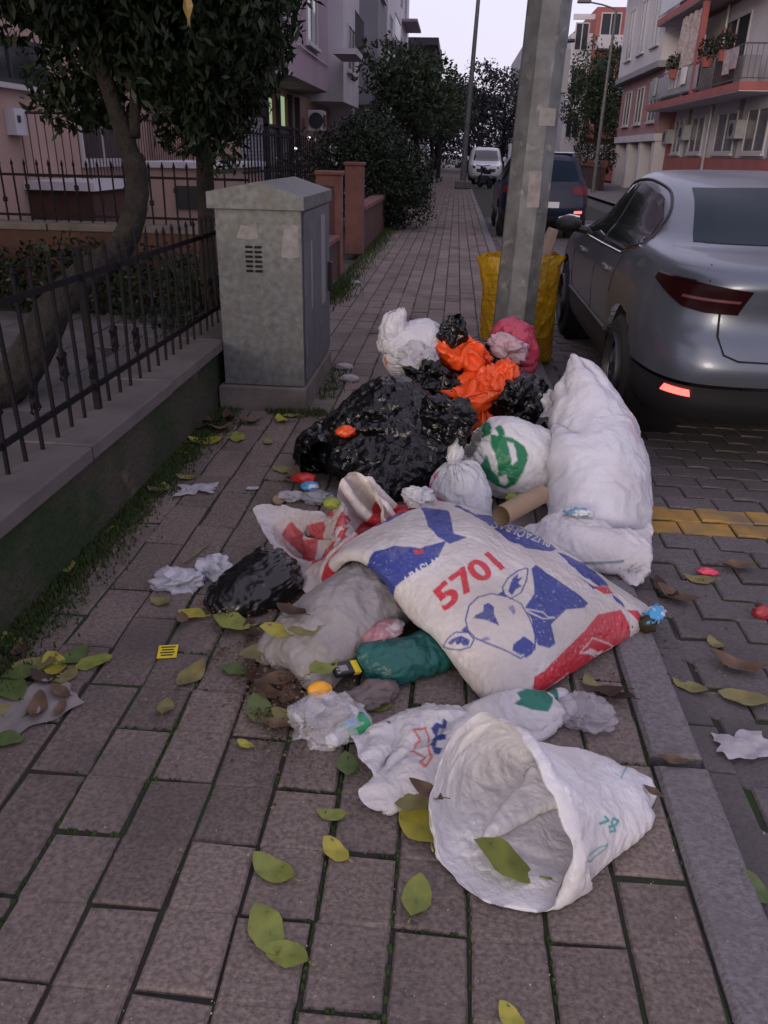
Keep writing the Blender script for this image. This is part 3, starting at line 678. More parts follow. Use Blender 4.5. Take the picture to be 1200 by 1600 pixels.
# orange crumpled film on the black bags
def orange(c, r, seed, label):
    o = link('orange_bag', crumple_mesh(r, M_orange, seed, .95, 5, freq=1.0), None, c, (seed*.7, seed*.3, seed)); tag(o, label, 'plastic bag', 'crumpled orange bags on the heap')
    return o
def onpile(px, py, lift=0.0):
    """first point of the height field along the view ray through a photo pixel"""
    r = ray(px, py); r = r/np.linalg.norm(r); t = np.linspace(1.2, 9, 1600); Q = EYE+np.outer(t, r)
    Hh = hf_at(Q[:, 0], Q[:, 1]); Hh[(Q[:, 1] > 6.5) | (np.abs(Q[:, 0]) > 1.7)] = 0; Hh[(Q[:, 0] > 1.7) & (Q[:, 1] < 6.5)] = ZR; k = np.argmax(Q[:, 2] <= Hh+lift); return Q[k] if Q[k, 2] <= Hh[k]+lift else G(px, py, lift)
for (px, py), r, sd, lab in [((722, 560), (.15, .10, .125), 21, 'crumpled orange plastic bag topmost on the heap'),
                             ((742, 617), (.15, .10, .11), 22, 'crumpled orange plastic bag between the two upper black bags'),
                             ((787, 592), (.09, .07, .08), 23, 'crumpled orange plastic bag below the pink bag'),
                             ((755, 655), (.11, .08, .07), 24, 'crumpled orange plastic bag lying on the green shield sack')]:
    orange(onpile(px, py, .02), r, sd, lab)
p = onpile(541, 675, .01); tag(link('orange_scrap', crumple_mesh((.045, .03, .025), M_orange, 27, .8, 3), None, p), 'small scrap of orange film poking out of the largest black bag', 'plastic scrap')
p = onpile(703, 650, .01)

# white carrier bag behind the big black bag, its twisted neck standing up
P, Pf = sim_sack([(-.18, 4.55, .03), (-.18, 4.55, .22), (-.20, 4.53, .38), (-.30, 4.45, .66)], (1, .1, 0), .42, .68, [.6, .6, .4, .3], nu=52, nv=40, press=.005, fill=.024, cinch=[(0, .05, 1.), (26, .03, .95), (27, .035, .6)], steps=110, seed=14  , comp=.12, grav=.0004, top=((-.30, 4.40, .70), .05))
a = art_for(Pf, .42, .68, WHITE)
def pixpoly(A, Pf, W, L, px, col, alpha=1.0): A.poly(unwrap(pix_to_cloth(Pf, 2*W, L, px), 2*W), col, alpha)
def unwrap(pts, T):
    o = [pts[0]]
    for x, y in pts[1:]:
        while x-o[-1][0] > T/2: x -= T
        while o[-1][0]-x > T/2: x += T
        o.append((x, y))
    return o
for k in range(6): a.poly([(.45+.03*k, .2), (.462+.03*k, .2), (.462+.03*k, .24+.01*(k % 3)), (.45+.03*k, .24)], (.03, .07, .35))
a.poly([(.56, .05), (.60, .05), (.61, .11), (.58, .12)], (.04, .09, .42)); a.poly([(.5, .40), (.56, .40), (.56, .45), (.51, .45)], (.85, .22, .08))
carrier = finish('carrier_bag', Pf, M_film, 'white carrier bag with twisted neck standing behind the largest black bag', 'carrier bag', .42, .68, a)

# pale bags round the foot of the pole
P, Pf = sim_sack([(.58, 4.95, .04), (.68, 5.02, .13), (.80, 5.08, .16)], (-.2, 1, 0), .34, .46, [.15, .6, .4], nu=44, nv=28, press=.006, fill=.017, seam=True, steps=100, seed=15)
finish('sack', Pf, M_woven, 'small white sack between the pole and the yellow sack', 'sack', .34, .46, base=(.70, .69, .74))
P, Pf = sim_sack([(.42, 4.76, .04), (.42, 4.76, .13), (.42, 4.76, .25), (.34, 4.72, .40)], (1, 0, 0), .38, .50, [.7, .7, .4, .2], nu=44, nv=32, press=.005, fill=.014, cinch=[(0, .04, 1.), (25, .03, .9)], steps=100, seed=16, grav=.0005, top=((.33, 4.66, .44), .05), crk=(.024, 7.))
a = art_for(Pf, .38, .50, (.62, .62, .66)); a.poly([(-.1, -.1), (.9, -.1), (.9, .40), (-.1, .40)], (.56, .07, .13))
for k in range(9): a.poly([(.05+.06*k, .33), (.07+.06*k, .33), (.06+.06*k, .42)], (.50, .10, .16))
finish('carrier_bag', Pf, M_film, 'pink red carrier bag leaning on the foot of the pole', 'carrier bag', .38, .50, a)

# white sack with green shield, and the tied white bag in front of it
W_, L_ = .42, .68
P, Pf = sim_sack([(.22, 3.52, .05), (.23, 3.56, .24), (.22, 3.66, .42), (.12, 3.72, .54)], (1, .05, 0), W_, L_, [.55, .6, .5, .3], nu=60, nv=40, press=.006, fill=.050, cinch=[(0, .07, .7), (33, .05, .8)], steps=130, seed=17, grav=.0006)
a = art_for(Pf, W_, L_, (.70, .70, .71)); GREEN = (.02, .20, .085)
pp = lambda px, col: pixpoly(a, Pf, W_, L_, px, col)
pp([(729, 695), (752, 684), (778, 681), (800, 684), (820, 697), (826, 712), (817, 737), (804, 757), (790, 765), (765, 752), (745, 735)], GREEN)
pp([(755, 692), (765, 690), (776, 720), (778, 745), (768, 738), (762, 715)], (.68, .68, .70)); pp([(778, 745), (790, 742), (796, 752), (789, 760), (780, 756)], (.68, .68, .70))
pp([(793, 690), (803, 693), (808, 720), (800, 728), (796, 705)], (.68, .68, .70)); pp([(772, 668), (782, 664), (790, 680), (780, 682)], GREEN)
shield = finish('sack', Pf, M_woven, 'white sack printed with a green shield, behind the cardboard tube', 'sack', W_, L_, a)
P, Pf = sim_sack([(.15, 3.16, .04), (.15, 3.18, .14), (.14, 3.21, .26), (.07, 3.27, .46)], (1, .0, 0), .30, .58, [.6, .6, .35, .25], nu=52, nv=42, press=.005, fill=.012, cinch=[(0, .05, 1.), (25, .022, .95), (26, .022, .8), (32, .02, .5), (40, .02, .6)], steps=120, seed=18, comp=.12, grav=.0004, top=((.055, 3.27, .50), .018))
a = art_for(Pf, .30, .58, (.70, .71, .74)); a.line([(.36, .30), (.33, .22), (.40, .18)], .012, (.62, .12, .22))
tied = finish('carrier_bag', Pf, M_film, 'thin white bag with a knotted upright handle in front of the green shield sack', 'carrier bag', .30, .58, a)
knot(tied, P[25].mean(0), .024, M_film, 4)

# big white sack slumped over the kerb
P, Pf = sim_sack([(.76, 3.06, .10), (.66, 3.40, .22), (.59, 3.75, .32), (.60, 3.98, .42), (.68, 4.08, .54)], (.9, .3, .1), .60, 1.18, [.2, .55, .45, .3, .2], nu=64, nv=52, press=.006, fill=.100, seam=True, steps=150, seed=19, pw=list(np.linspace(1.35, .25, 52)), crk=(.022, 3.6), top=((.72, 4.02, .53), .10))
a = art_for(Pf, .60, 1.18, (.72, .72, .77))
bigwhite = finish('sack', Pf, M_woven, 'tall plain white sack with folded top slumped over the kerb beside the grey car', 'sack', .60, 1.18, a)
# flatter white sack below it with a frayed corner
P, Pf = sim_sack([(.30, 3.02, .07), (.60, 2.96, .09), (.92, 2.92, .05)], (.1, 1, 0), .33, .66, [.1, .25, .06], nu=52, nv=44, press=.004, fill=.011, rim=[(1016, 820, .10), (1021, 835, .09), (1010, 870, .045), (992, 918, .006), (984, 914, .0), (1000, 870, .03), (1006, 838, .06)], seam=True, steps=110, seed=20)
a = art_for(Pf, .33, .66, (.72, .70, .72)); a.poly([(0, 0), (.7, 0), (.7, .1), (0, .1)], (.66, .61, .58), .5); a.line([(.2, .0), (.2, .5)], .01, (.25, .32, .4))
for k in range(7): a.line([(.42+.012*k, .45), (.46+.012*k, .56)], .006, (.10, .28, .42))
finish('sack', Pf, M_woven, 'half empty white sack with frayed corner sticking out over the kerb', 'sack', .33, .66, a)

# the calf feed sack
W_, L_ = .90, 1.36; nvC = 62
pth = [(.51, 2.16, .08), (.31, 2.31, .16), (.04, 2.55, .22), (-.15, 2.79, .26), (-.26, 2.95, .28), (-.38, 3.03, .27)]
pwC = [1]*44+list(np.linspace(1, .0, 8))+[0]*10
P, Pf = sim_sack(pth, (.74, .67, 0), W_, L_, [.08, .26, .32, .30, .35, .5], nu=84, nv=nvC, press=.007, fill=.138, seam=True, pw=pwC, steps=190, seed=31, up=7, fric=.7, comp=.2, bend=.1, crk=(.0045, 11.),
                 rim=[(547, 735, .37), (529, 765, .30), (531, 805, .24), (548, 855, .17), (577, 886, .14), (605, 860, .17), (600, 800, .25), (580, 755, .33)])
CR, CB, CW = (.52, .030, .045), (.035, .055, .26), (.56, .53, .51)
a = art_for(Pf, W_, L_, CW, 2)
z = lambda pts: [(560+x/2.4, 760+y/2.4) for x, y in pts]
def cp(pts, col, alpha=1.0): a.poly(unwrap(pix_to_cloth(Pf, 2*W_, L_, z(pts)), 2*W_), col, alpha)
def cl(pts, wd, col): a.line(unwrap(pix_to_cloth(Pf, 2*W_, L_, z(pts)), 2*W_), wd, col)
# red lower corner with a pale emblem
q = unwrap(pix_to_cloth(Pf, 2*W_, L_, z([(660, 715), (700, 690), (780, 610), (850, 540), (898, 482)])), 2*W_); sg_ = math.copysign(1, q[-1][0]-q[0][0])
a.poly([(q[0][0]-sg_*.05, q[0][1]-.10), (q[0][0]-sg_*.02, q[0][1]-.03)]+q+[(q[-1][0]+sg_*.14, q[-1][1]-.02), (q[-1][0]+sg_*.16, -.01), (q[0][0]-sg_*.05, -.01)], CR)
cl([(832, 625), (878, 570), (955, 600), (925, 650), (832, 625)], .006, (.62, .40, .40)); cp([(845, 625), (868, 608), (900, 620), (915, 612), (912, 632), (890, 640), (870, 632)], (.66, .55, .54))
for k, (x, y) in enumerate([(772, 700), (798, 692), (824, 682), (850, 670)]): cp([(x, y+18), (x+6, y), (x+20, y-2), (x+16, y+14)], (.66, .42, .42))
# blue bands round the shoulders
cp([(365, 62), (440, 105), (520, 110), (600, 135), (690, 170), (745, 235), (720, 245), (630, 232), (560, 200), (510, 160), (440, 115), (360, 75)], CB)
cp([(745, 245), (790, 262), (850, 290), (900, 330), (940, 372), (900, 375), (840, 335), (790, 290)], CB); cp([(820, 335), (880, 375), (930, 378), (880, 385)], CB)
cp([(880, 372), (935, 376), (955, 402), (920, 402)], CR); cp([(1005, 462), (1050, 468), (1066, 500), (1050, 505)], CR); cp([(950, 405), (990, 435), (1000, 455), (960, 425)], CB)
cp([(35, 290), (60, 245), (130, 225), (230, 232), (330, 205), (300, 265), (262, 300), (180, 345), (140, 375), (95, 440), (65, 410)], CB)
cp([(205, 240), (240, 236), (248, 252), (212, 256)], CR)
# red flank and blue patch towards the mouth, bare cloth at the rim
a.poly([(-.1, .93), (1.8, .93), (1.8, 1.18), (-.1, 1.18)], CR)
for k in range(3): a.poly([(.02+.56*k, .90), (.12+.56*k, 1.04), (.24+.56*k, .90)], CB)
a.poly([(-.1, 1.18), (1.8, 1.18), (1.8, 1.4), (-.1, 1.4)], (.62, .57, .55))
cp([(230, 75), (340, 95), (355, 175), (408, 190), (345, 215), (300, 190), (262, 150)], CB)
def ctext(txt, p0, p1, p2, col, frac=.92, bold=0.01):
    """text from pixel p0 (lower left) to p1 (lower right), p2 = upper left"""
    q = unwrap(pix_to_cloth(Pf, 2*W_, L_, z([p0, p1, p2])), 2*W_); q = [np.array(k) for k in q]
    xd = q[1]-q[0]; ln = np.linalg.norm(xd); xd = xd/ln; yd = q[2]-q[0]; h = np.linalg.norm(yd); yd = yd/h
    c = bpy.data.curves.new('t', 'FONT'); c.body = txt; c.size = 1; o = bpy.data.objects.new('t', c); C.objects.link(o); bpy.context.view_layer.update(); w0 = o.dimensions.x
    bpy.data.objects.remove(o); bpy.data.curves.remove(c)
    s_ = h; kx = ln/(w0*s_*1.38); a.text(txt, q[0], xd*kx, yd, s_, col, bold)
ctext('5701', (322, 470), (540, 310), (270, 400), CR, bold=.035)
ctext('I BA\u015eLAN', (185, 375), (322, 283), (168, 340), (.62, .6, .62), bold=.02)
ctext('BUZA\u011eI\u00b7BA\u015e', (728, 206), (520, 128), (718, 232), (.62, .6, .62))
ctext('ICI', (170, 535), (212, 510), (160, 515), CR, bold=.02)
# calf head
face = [(402, 500), (415, 450), (450, 415), (500, 402), (560, 415), (610, 440), (640, 490), (665, 560), (660, 610), (610, 645), (560, 620), (500, 595), (440, 570), (412, 540)]
cl(face+[face[0]], .0045, CB)
cp([(650, 310), (665, 293), (700, 320), (760, 360), (862, 438), (845, 455), (780, 460), (745, 495), (690, 492), (640, 470), (625, 455), (660, 400)], CB)
cp([(630, 470), (690, 497), (745, 497), (722, 520), (735, 570), (738, 590), (715, 607), (672, 595), (655, 540), (650, 495)], CB)
cp([(440, 480), (470, 470), (470, 445), (490, 435), (508, 450), (510, 480), (528, 525), (480, 500), (455, 500), (430, 495)], CB)
cp([(582, 590), (620, 560), (650, 580), (665, 600), (640, 632), (605, 630), (580, 615)], CB); cl([(655, 595), (650, 625), (625, 640)], .006, CB)
cp([(562, 455), (580, 445), (590, 470), (582, 485)], (.22, .24, .40)); cp([(455, 572), (480, 562), (497, 575), (470, 580)], (.22, .24, .40))
ear1 = [(540, 380), (560, 345), (600, 315), (635, 307), (632, 350), (610, 400), (570, 420), (545, 405)]; cl(ear1+[ear1[0]], .0045, CB)
cp([(562, 395), (575, 350), (600, 325), (595, 345), (618, 340), (600, 362), (612, 375), (590, 385), (575, 408)], CB); cp([(520, 405), (545, 388), (555, 415), (535, 412)], CB)
ear2 = [(318, 600), (335, 568), (365, 545), (410, 548), (435, 575), (420, 605), (380, 614), (335, 608)]; cl(ear2+[ear2[0]], .0045, CB)
cp([(335, 590), (350, 570), (385, 560), (420, 575), (412, 600), (392, 598), (385, 585), (370, 595), (362, 582), (350, 595)], CB); cp([(385, 540), (408, 522), (418, 548), (400, 548)], CB)
cl([(630, 462), (690, 470), (712, 490), (735, 492)], .004, (.6, .57, .58))
# wear: faint grey smudges
rr = np.random.default_rng(9)
for k in range(60):
    x, y = rr.uniform(0, 2*W_), rr.uniform(0, L_); s = rr.uniform(.01, .06); a.poly([(x+s*1.6*math.cos(q)*rr.uniform(.5, 1.5), y+s*.5*math.sin(q)*rr.uniform(.5, 1.5)) for q in np.linspace(0, 6.28, 11)[:-1]], (.36, .32, .30), .12)
M_calf = woven('printed_sack_cloth', .34, 18, .5, .5, .05, wear=(.46, .43, .42))
calf = finish('sack', Pf, M_calf, 'full feed sack printed with a blue calf head and red 5701, mouth open', 'sack', W_, L_, a)
PF_CALF = Pf

# crumpled mouth of a second feed sack, white and red
W_, L_ = .36, .38
P, Pf = sim_sack([(-.20, 2.74, .10), (-.32, 2.74, .13), (-.42, 2.74, .16), (-.50, 2.74, .18)], (.15, 1, .55), W_, L_, [.10, .25, .5, .62], nu=64, nv=38, press=.0, steps=70, seed=33, up=3, comp=.22, bend=.16, grav=.0005, jitter=.007, crk=(.007, 15.),
                 rim=[(398, 797, .17), (430, 788, .19), (468, 797, .21), (505, 802, .21), (545, 815, .20), (562, 850, .15), (573, 905, .06), (530, 915, .06), (487, 938, .03), (460, 890, .08), (425, 850, .13)])
a = art_for(Pf, W_, L_, (.60, .53, .52)); RD = (.55, .06, .075)
for k in range(5):
    x0 = .02+k*.15; a.poly([(x0, .02), (x0+.07, .0), (x0+.085, .29), (x0+.02, .31), (x0-.01, .2)], RD, .9)
a.poly([(0, .33), (.75, .33), (.75, .40), (0, .40)], (.66, .62, .64))
finish('sack', Pf, woven('thin_red_white_cloth', .35, 18, .4, .5, .35), 'crumpled open mouth of an empty white sack with red stripes above the dirty grey sack', 'sack', W_, L_, a)

# flattened white sack with blue letters and a red outline, teal stripes at its far edge
W_, L_ = .33, .74
P, Pf = sim_sack([(.40, 2.02, .05), (.22, 1.90, .07), (.03, 1.72, .06), (-.11, 1.58, .04)], (-.62, .75, .1), W_, L_, [.10, .10, .05, .04], nu=64, nv=48, rim=[(546, 1142, .05), (556, 1175, .045), (576, 1213, .04), (562, 1240, .03), (588, 1270, .018), (606, 1262, .008), (588, 1215, .008), (572, 1160, .012)], press=.003, fill=.0035, seam=True, steps=120, seed=34, up=4, comp=.25, bend=.12, jitter=.006)
a = art_for(Pf, W_, L_, (.66, .64, .65)); TEAL = (.03, .25, .22)
op = lambda px, col: pixpoly(a, Pf, W_, L_, px, col)
q_ = lambda pts: [(360+x*340/1200, 940+y*340/1200) for x, y in pts]
op(q_([(1105, 700), (1130, 665), (1165, 680), (1175, 640), (1195, 660), (1185, 700), (1150, 700), (1140, 740), (1185, 735), (1190, 760), (1140, 770), (1130, 800), (1170, 810), (1150, 850), (1120, 835), (1115, 770)]), (.03, .055, .22))
sol = q_([(1010, 710), (1080, 695), (1085, 790), (1105, 860), (1075, 905), (1050, 880), (1075, 860), (1015, 830), (1020, 790), (1045, 765), (1030, 735), (1010, 710)])
a.line(unwrap(pix_to_cloth(Pf, 2*W_, L_, sol), 2*W_), .006, (.62, .14, .09))
w_ = lambda pts: [(560+x/6, 940+y/6) for x, y in pts]
op(w_([(520, 560), (600, 555), (700, 600), (760, 540), (700, 640), (560, 610), (515, 760), (420, 745)]), TEAL); op(w_([(310, 810), (340, 800), (365, 860), (240, 990), (220, 970), (330, 870)]), TEAL)
op([(806, 1082), (820, 1072), (850, 1069), (868, 1075), (871, 1098), (856, 1112), (830, 1108), (803, 1100), (815, 1092)], (.02, .20, .14))
flat = finish('sack', Pf, M_woven, 'flattened white sack with blue letters and red outline print, its torn end on the pavers', 'sack', W_, L_, a)

# open white sack, mouth towards the street end of the heap
W_, L_ = .53, .44
pth = [(.52, 1.70, .13), (.46, 1.65, .14), (.34, 1.57, .15), (.22, 1.48, .16)]
P, Pf = sim_sack(pth, (.22, -.3, .75), W_, L_, [.10, .40, .58, .66], nu=96, nv=52, press=.004, fill=.015, seam=True, steps=120, seed=35, up=4, comp=.25, bend=.12, jitter=.006, grav=.0006, pw=[0, .05, .1, .2, .4]+list(np.linspace(.9, .5, 47)), crk=(.012, 6.),
                 rim=[(820, 1422, .012), (745, 1395, .015), (692, 1335, .03), (682, 1250, .09), (698, 1175, .17), (742, 1120, .25), (795, 1135, .27), (838, 1205, .25), (870, 1270, .20), (889, 1335, .13), (878, 1390, .05)])
nrm = np.cross(np.roll(Pf, -1, 1)-np.roll(Pf, 1, 1), np.gradient(Pf, axis=0)); nrm /= np.linalg.norm(nrm, axis=-1, keepdims=True)+1e-9
uu = np.arange(Pf.shape[1])/Pf.shape[1]*2*np.pi; wv = perlin(np.stack([np.cos(uu)*1.6, np.sin(uu)*1.6, uu*0+4.], 1)); lipw = np.clip(.07+.11*wv, .03, .13); lip = []
for k in range(1, 15):                            # the rim turned outwards
    f = k/14; back = lipw*f/(.44/(Pf.shape[0]-1)); j = np.clip(Pf.shape[0]-1-back, 0, None); j0 = j.astype(int); fr = (j-j0)[:, None]; ii = np.arange(Pf.shape[1]); base_ = Pf[j0, ii]*(1-fr)+Pf[np.minimum(j0+1, Pf.shape[0]-1), ii]*fr
    q_ = base_+nrm[j0, ii]*(.016*math.sin(min(1, f*2.2)*1.57)+.006*perlin(np.stack([np.cos(uu)*6, np.sin(uu)*6, uu*0+f*2], 1)))[:, None]; q_[:, 2] = np.maximum(q_[:, 2], .006); lip.append(q_)
Pf = np.concatenate([Pf, np.array(lip)], 0); L_ = .44*(Pf.shape[0]-1)/(Pf.shape[0]-15)
a = art_for(Pf, W_, L_, (.78, .77, .79)); CY = (.10, .40, .40)
t_ = lambda pts: [(640+x/3, 1060+y/3) for x, y in pts]
ol = lambda px, wd, col: a.line(unwrap(pix_to_cloth(Pf, 2*W_, L_, t_(px)), 2*W_), wd, col)
ol([(1020, 400), (975, 500), (930, 570), (840, 680)], .003, CY)
ol([(890, 680), (935, 665), (915, 645)], .006, CY); ol([(935, 700), (965, 690), (978, 665), (955, 655), (945, 680), (965, 715), (940, 715)], .006, CY)
ol([(800, 850), (850, 860), (920, 800), (930, 780), (890, 790), (830, 840)], .004, (.25, .45, .47))
openw = finish('sack', Pf, M_woven, 'clean white sack lying open with a yellow green leaf in its mouth', 'sack', W_, L_, a)
PF_OPEN = Pf

# small black bag with white tissue beside it
P, Pf = sim_sack([(-.76, 2.38, .03), (-.64, 2.47, .09), (-.52, 2.60, .07)], (-.5, .8, 0), .29, .46, [.4, .55, .4], nu=48, nv=30, press=.005, fill=.0068, cinch=[(0, .02, 1.), (1, .04, .5), (29, .02, 1.), (28, .04, .5)], steps=110, seed=36, grav=.0008, bend=.05, comp=.12,
                 lumps=[(V3(-.67, 2.46, .05), V3(.09, .075, .05))])
finish('rubbish_bag', Pf, M_black2, 'small slumped black bag lying beside white tissues on the pavers', 'bin bag', .29, .46)

# crumpled film wedged between the bags
def wedge(px, py, rad, m, seed, label, col=None, amp=.8, lift=.03, rot=0):
    me = crumple_mesh(rad, m, seed, amp, 5, 'film_bag', 1.1)
    if col is not None: me.color_attributes.new('print', 'FLOAT_COLOR', 'POINT').data.foreach_set('color', np.tile(np.array([*col, 1.]), len(me.vertices)))
    tag(link('film_bag', me, None, onpile(px, py, lift), (0, .2, rot)), label, 'plastic bag')
wedge(668, 592, (.11, .08, .10), M_black, 51, 'crumpled black film bag between the white carrier bag and the orange bags')
wedge(700, 655, (.10, .07, .09), M_black, 52, 'crumpled black film bag between the largest black bag and the knotted white bag')
wedge(812, 632, (.10, .08, .11), M_black, 53, 'crumpled black film bag hanging over the top of the big white sack')
wedge(706, 528, (.07, .06, .10), M_black, 54, 'black film corner sticking up behind the topmost orange bag')
wedge(652, 560, (.10, .08, .07), M_film, 55, 'crumpled clear white film beside the carrier bag neck', (.55, .54, .58))
wedge(655, 778, (.06, .045, .04), M_film, 56, 'crumpled white film bag between the calf sack and the largest black bag', (.62, .63, .66))
wedge(792, 545, (.10, .07, .07), M_film, 57, 'crumpled pinkish white film bag at the foot of the pole', (.58, .40, .45))
wedge(855, 640, (.08, .07, .09), M_film, 58, 'white film bag tucked behind the green shield sack', (.60, .60, .65))
# ------------------------------------------------------------------ buildings
M_pink = mat('pink_render', (.40, .275, .24), .92, (.34, .235, .205), 1.2, bump=.15, bscale=30)
M_lilac = mat('lilac_render', (.33, .25, .30), .92, (.28, .215, .26), .9, bump=.1, bscale=30)
M_white = mat('white_render', (.56, .54, .58), .92, (.48, .46, .50), .8, bump=.1, bscale=30)
M_grey = mat('grey_render', (.26, .26, .29), .92, (.21, .21, .24), .8)
M_redp = mat('red_render', (.34, .11, .105), .9, (.28, .09, .085), 1.5, bump=.15, bscale=30)
M_redb = mat('red_brown_wall', (.075, .032, .026), .92, (.048, .022, .019), 3, bump=.3, bscale=25)
M_brickred = mat('red_post_render', (.15, .062, .05), .92, (.10, .045, .04), 5, bump=.35, bscale=25, rand=.08)
M_pane = mat('window_glass', (.03, .034, .042), .08, spec=.8)
M_paneR = mat('window_glass_blind', (.16, .15, .17), .25, (.08, .08, .09), 2, spec=.6)
M_frame = mat('window_frame', (.45, .44, .45), .6)
M_dframe = mat('dark_frame', (.03, .03, .035), .6)
M_roof = mat('roof_tiles', (.24, .10, .075), .9, (.17, .075, .06), 3, wave=8)
M_shut = mat('roller_shutter', (.36, .37, .44), .6, (.30, .31, .38), 3)
M_lit = mat('lit_shop_pane', (.4, .5, .35), .3, emit=((.55, .75, .42), .38))
M_litw = mat('shop_lamp', (.9, .9, .9), .3, emit=((.9, .95, 1.0), 3.0))
M_rail = mat('balcony_metal', (.10, .10, .115), .5, metal=.3)
M_gpanel = mat('balcony_panel', (.30, .31, .34), .3, (.24, .25, .28), 3)
M_curt = mat('striped_awning', (.40, .35, .36), .9, (.25, .2, .21), 9, wave=3)
M_meter = mat('meter_box', (.50, .49, .53), .7)
def wbox(parent, face, pos, a0, a1, z0, z1, name, m, depth=.05):
    """a box standing proud of a wall; face '+x', '-x' or '-y'"""
    mb = MB()
    if face == '+x': mb.bb(pos+.002, pos+depth, a0, a1, z0, z1)
    elif face == '-x': mb.bb(pos-depth, pos-.002, a0, a1, z0, z1)
    else: mb.bb(a0, a1, pos-depth, pos-.002, z0, z1)
    return mb.build(name, m, parent)
def window(parent, face, pos, a0, a1, z0, z1, mull=1, pane=None, frame=None, sill=True):
    pane = pane or M_pane; frame = frame or M_frame; t = .07; mb = MB()
    def q(u0, u1, w0, w1, d0, d1):
        if face == '+x': mb.bb(pos+d0, pos+d1, u0, u1, w0, w1)
        elif face == '-x': mb.bb(pos-d1, pos-d0, u0, u1, w0, w1)
        else: mb.bb(u0, u1, pos-d1, pos-d0, w0, w1)
    q(a0, a0+t, z0, z1, .002, .05); q(a1-t, a1, z0, z1, .002, .05); q(a0+t, a1-t, z0, z0+t, .002, .05); q(a0+t, a1-t, z1-t, z1, .002, .05)
    for k in range(mull):
        c = a0+(a1-a0)*(k+1)/(mull+1); q(c-.03, c+.03, z0+t, z1-t, .004, .048)
    w_ = mb.build('window', frame, parent)
    mb = MB(); q2 = q
    n = mull+1
    for k in range(n):
        mb = MB(); c0 = a0+(a1-a0)*k/n+(t if k == 0 else .03); c1 = a0+(a1-a0)*(k+1)/n-(t if k == n-1 else .03)
        if face == '+x': mb.bb(pos+.003, pos+.02, c0, c1, z0+t, z1-t)
        elif face == '-x': mb.bb(pos-.02, pos-.003, c0, c1, z0+t, z1-t)
        else: mb.bb(c0, c1, pos-.02, pos-.003, z0+t, z1-t)
        mb.build('pane', pane, w_)
    if sill: wbox(w_, face, pos, a0-.08, a1+.08, z0-.08, z0-.005, 'sill', M_frame, .12)
    return w_
def railing(parent, p0, p1, h, gap=.12, m=None, panel=None):
    p0, p1 = Vector(p0), Vector(p1); m = m or M_rail; d = p1-p0; n = max(2, int(d.length/gap)); up = Vector((0, 0, 1)); rl = empty('railing', p0, 0, parent)
    MB().tube([(0, 0, h), d+up*h], .022, 6).build('top_rail', m, rl); MB().tube([(0, 0, .08), d+up*.08], .015, 6).build('bottom_rail', m, rl)
    if panel:
        a = math.atan2(d.y, d.x); MB().box(d/2+up*(h*.52), (d.length-.04, .012, h*.78), rz=a).build('panel', panel, rl)
    else:
        b = MB().tube([(0, 0, .05), (0, 0, h)], .009, 5).mesh('bar', m)
        for k in range(n+1): link('bar', b, rl, d*(k/n))
# pink house behind the tree
h1 = thing('house', 'pink house with railed terrace behind the garden tree', 'building', (0, 0, 0))
MB().bb(-13, -7, 4, 19.2, 0, 8.6).build('wall', M_pink, h1); MB().bb(-13.3, -6.6, 3.7, 19.4, 8.6, 8.8).build('roof', M_roof, h1)
MB().bb(-6.998, -5.9, 13.4, 19.1, 0, .82).build('terrace_base', M_redb, h1); MB().bb(-6.998, -5.82, 13.3, 19.2, .822, .95).build('terrace_slab', M_white, h1)
railing(h1, (-5.88, 13.4, .95), (-5.88, 18.9, .95), 1.0, .13, M_rust); railing(h1, (-6.95, 13.4, .95), (-5.9, 13.4, .95), 1.0, .13, M_rust)
window(h1, '+x', -7, 12.2, 14.6, 2.35, 3.0, 1, frame=M_dframe); window(h1, '+x', -7, 15.6, 17.6, 1.2, 2.6, 1, frame=M_frame)
window(h1, '+x', -7, 8.5, 10.5, 1.3, 2.7, 1); window(h1, '+x', -7, 13, 15, 4.3, 5.7, 1); window(h1, '+x', -7, 8, 10.4, 4.3, 5.7, 1)
mbx = wbox(h1, '+x', -7, 13.05, 13.45, 1.62, 2.0, 'meter_box', M_meter, .16)
MB().bb(-6.835, -6.83, 13.12, 13.22, 1.8, 1.9).build('meter_window', M_dframe, mbx)
MB().bb(-6.0, -4.4, 15.5, 19.0, 0, 1.15).build('porch_wall', M_pink, h1); MB().bb(-6.1, -4.3, 15.4, 19.1, 1.152, 1.25).build('porch_coping', M_white, h1); wbox(h1, '-y', 15.5, -5.2, -4.75, .45, .85, 'cellar_window', M_dframe)
# cross wall with spiked fence between garden and house
cw = thing('garden_wall', 'red brown cross wall with pale coping behind the garden tree', 'wall')
MB().bb(-9, -1.95, 8.0, 8.22, 0, .72).build('wall_face', M_redb, cw)
x = -9.0
while x < -2.0:
    link('coping_slab', MB().bevbox(0, .985, 0, .34, 0, .07, .008).mesh('coping_slab', M_cope), cw, (x, 7.94, .723+random.uniform(-.002, .002))); x += 1.0
cf = thing('iron_fence', 'spiked dark iron fence standing on the red brown cross wall', 'fence', (0, 8.1, .795))
sb = MB().bb(-.007, .007, -.007, .007, 0, .50).lathe([(0, .58), (.016, .53), (.007, .50)], n=6).mesh('bar', M_iron); orn2 = MB().box((0, 0, 0), (.05, .02, .02), ry=.8).box((0, 0, 0), (.05, .021, .02), ry=-.8).box((0, 0, 0), (.02, .022, .05)).mesh('bar_ornament', M_iron)
for k in range(52):
    link('bar', sb, cf, (-8.6+.125*k, 0, 0), (0, random.gauss(0, .01), 0))
    if k % 2: link('bar_ornament', orn2, cf, (-8.6+.125*k, 0, .20+.12*((k//2) % 2)))
